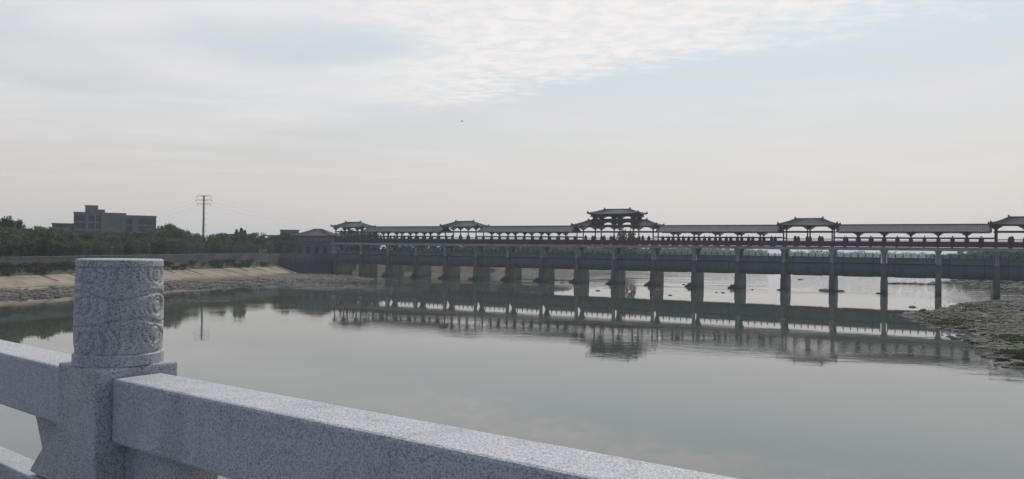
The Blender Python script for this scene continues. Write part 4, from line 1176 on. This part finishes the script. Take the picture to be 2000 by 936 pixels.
def wn(scale, det, sc3=(1, 1, 1), rot=0, rough=.55, dist=0.0, off=(0, 0, 0)):
    mp = nt.nodes.new('ShaderNodeMapping'); mp.inputs['Scale'].default_value = sc3; mp.inputs['Rotation'].default_value = (0, 0, rot); mp.inputs['Location'].default_value = off
    nt.links.new(cb.outputs[0], mp.inputs['Vector'])
    n = nt.nodes.new('ShaderNodeTexNoise'); n.inputs['Scale'].default_value = scale; n.inputs['Detail'].default_value = det; n.inputs['Roughness'].default_value = rough; n.inputs['Distortion'].default_value = dist
    nt.links.new(mp.outputs[0], n.inputs['Vector']); return n.outputs['Fac']
# cloud bank: its southern edge runs u*1.08 + v = 4.8 across the cloud layer
edge = wm('SUBTRACT', 4.85, wm('ADD', wm('MULTIPLY', u, 1.02), v))
soft = wn(.9, 4, (1, 1, 1), .6, .5, .4, (3.1, 1.2, 0))
rip = wn(7.5, 4, (1.0, 1.3, 1), R(35), .55, .5)
rip2 = wn(20.0, 3, (1, 1.2, 1), R(35), .6, .3)
e2 = wm('ADD', edge, wm('MULTIPLY', wm('SUBTRACT', soft, .5), 2.0))
west = wsm(u, -1.4, .0)
e2 = wm('ADD', e2, wm('MULTIPLY', wm('MULTIPLY', wm('SUBTRACT', rip, .5), 1.3), wm('ADD', .25, wm('MULTIPLY', west, .75))))
bank = wsm(e2, -.35, .75)
#                       # the bank thins out to soft streaks on the west side
gap = wsm(wn(.62, 5, (1, 1.2, 1), .6, .55, .9, (.4, 2.6, 0)), .34, .70)
bank = wm('MULTIPLY', bank, wm('ADD', wm('MULTIPLY', wm('ADD', .35, wm('MULTIPLY', gap, .45)), wm('SUBTRACT', 1.0, west)), west))
wob = wm('MULTIPLY', wm('SUBTRACT', soft, .5), 1.1)
def hole(cu, cv, ru, rv):
    a_ = wm('DIVIDE', wm('SUBTRACT', wm('ADD', u, wob), cu), ru); b_ = wm('DIVIDE', wm('SUBTRACT', v, cv), rv)
    return wm('SUBTRACT', 1.0, wm('MULTIPLY', wsm(wm('ADD', wm('MULTIPLY', a_, a_), wm('MULTIPLY', b_, b_)), 1.9, .15), .85))
bank = wm('MULTIPLY', wm('MULTIPLY', bank, hole(-1.15, 3.75, .62, .42)), hole(-2.6, 4.0, .55, .9))
cell = wm('ADD', wsm(rip, .38, .60), wm('MULTIPLY', rip2, .35))
tex = wm('ADD', .52, wm('MULTIPLY', cell, .42))
tex = wm('ADD', wm('MULTIPLY', tex, west), wm('MULTIPLY', .7, wm('SUBTRACT', 1.0, west)))
cl = wm('MULTIPLY', bank, tex, clamp=True)
wisps = wm('MULTIPLY', wsm(wn(.50, 5, (1, 1.25, 1), .5, .55, .8, (7, 3, 0)), .40, .76), .30)
cl = wm('MULTIPLY', cl, wsm(sp.outputs[2], .07, .2))
# thick thin-cloud veil that whitens the blue, stronger towards the horizon
def rgb(c): 
    n = nt.nodes.new('ShaderNodeRGB'); n.outputs[0].default_value = (c[0], c[1], c[2], 1); return n.outputs[0]
def mix(f, a, b_):
    n = nt.nodes.new('ShaderNodeMix'); n.data_type = 'RGBA'
    if isinstance(f, (int, float)): n.inputs['Factor'].default_value = f
    else: nt.links.new(f, n.inputs['Factor'])
    nt.links.new(a, n.inputs['A']); nt.links.new(b_, n.inputs['B']); return n.outputs['Result']
veil = mix(wsm(sp.outputs[2], .04, .30), rgb((7.15, 6.72, 6.42)), rgb((5.8, 6.75, 7.35)))
# the sky opposite the sun is dimmer
front = wsm(sp.outputs[1], -.6, .7)
dim = mix(front, rgb((.26, .335, .47)), rgb((1, 1, 1)))
vm = nt.nodes.new('ShaderNodeMix'); vm.data_type = 'RGBA'; vm.blend_type = 'MULTIPLY'; vm.inputs['Factor'].default_value = 1
nt.links.new(veil, vm.inputs['A']); nt.links.new(dim, vm.inputs['B'])
side = wm('ADD', .93, wm('MULTIPLY', wsm(sp.outputs[0], -.75, .2), .08))
sm_ = nt.nodes.new('ShaderNodeMix'); sm_.data_type = 'RGBA'; sm_.blend_type = 'MULTIPLY'; sm_.inputs['Factor'].default_value = 1
nt.links.new(vm.outputs['Result'], sm_.inputs['A']); nt.links.new(side, sm_.inputs['B'])
base = mix(.88, sk.outputs[0], sm_.outputs['Result'])
cm = nt.nodes.new('ShaderNodeMix'); cm.data_type = 'RGBA'; cm.blend_type = 'MULTIPLY'; cm.inputs['Factor'].default_value = 1
nt.links.new(rgb((8.7, 8.35, 8.2)), cm.inputs['A']); nt.links.new(dim, cm.inputs['B'])
wc = nt.nodes.new('ShaderNodeMix'); wc.data_type = 'RGBA'; wc.blend_type = 'MULTIPLY'; wc.inputs['Factor'].default_value = 1
nt.links.new(rgb((7.9, 7.35, 7.5)), wc.inputs['A']); nt.links.new(dim, wc.inputs['B'])
wf = wm('MULTIPLY', wm('MULTIPLY', wisps, 1.6), wsm(sp.outputs[2], .03, .13), clamp=True)
base = mix(wf, base, wc.outputs['Result'])
skyc = mix(cl, base, cm.outputs['Result'])
nt.links.new(skyc, bg.inputs['Color']); bg.inputs['Strength'].default_value = STR
sd = bpy.data.lights.new('sun', 'SUN'); sd.energy = 2.0; sd.angle = R(12); sd.color = (1, .95, .88)
so = bpy.data.objects.new('sun', sd); col.objects.link(so)
sv = Vector((math.sin(R(AZ)) * math.cos(R(EL)), math.cos(R(AZ)) * math.cos(R(EL)), math.sin(R(EL))))
so.rotation_euler = (-sv).to_track_quat('-Z', 'Y').to_euler()

# ------------------------------------------------------------------ camera
cd = bpy.data.cameras.new('camera'); cam = bpy.data.objects.new('camera', cd); col.objects.link(cam)
cd.sensor_width = 36; cd.lens = 36 * F / 2000; cd.clip_start = .05; cd.clip_end = 12000
cam.matrix_world = Matrix.Translation((0, 0, H)) @ Matrix.Rotation(R(90.726), 4, 'X') @ Matrix.Rotation(R(.716), 4, 'Z')
scn.camera = cam
scn.view_settings.view_transform = 'Standard'; scn.view_settings.look = 'None'; scn.view_settings.exposure = 0.07; scn.view_settings.gamma = 1
scn.view_settings.use_curve_mapping = False
cy = scn.cycles; cy.max_bounces = 8; cy.volume_bounces = 1; cy.diffuse_bounces = 3; cy.glossy_bounces = 4; cy.transparent_max_bounces = 8
cy.use_denoising = True
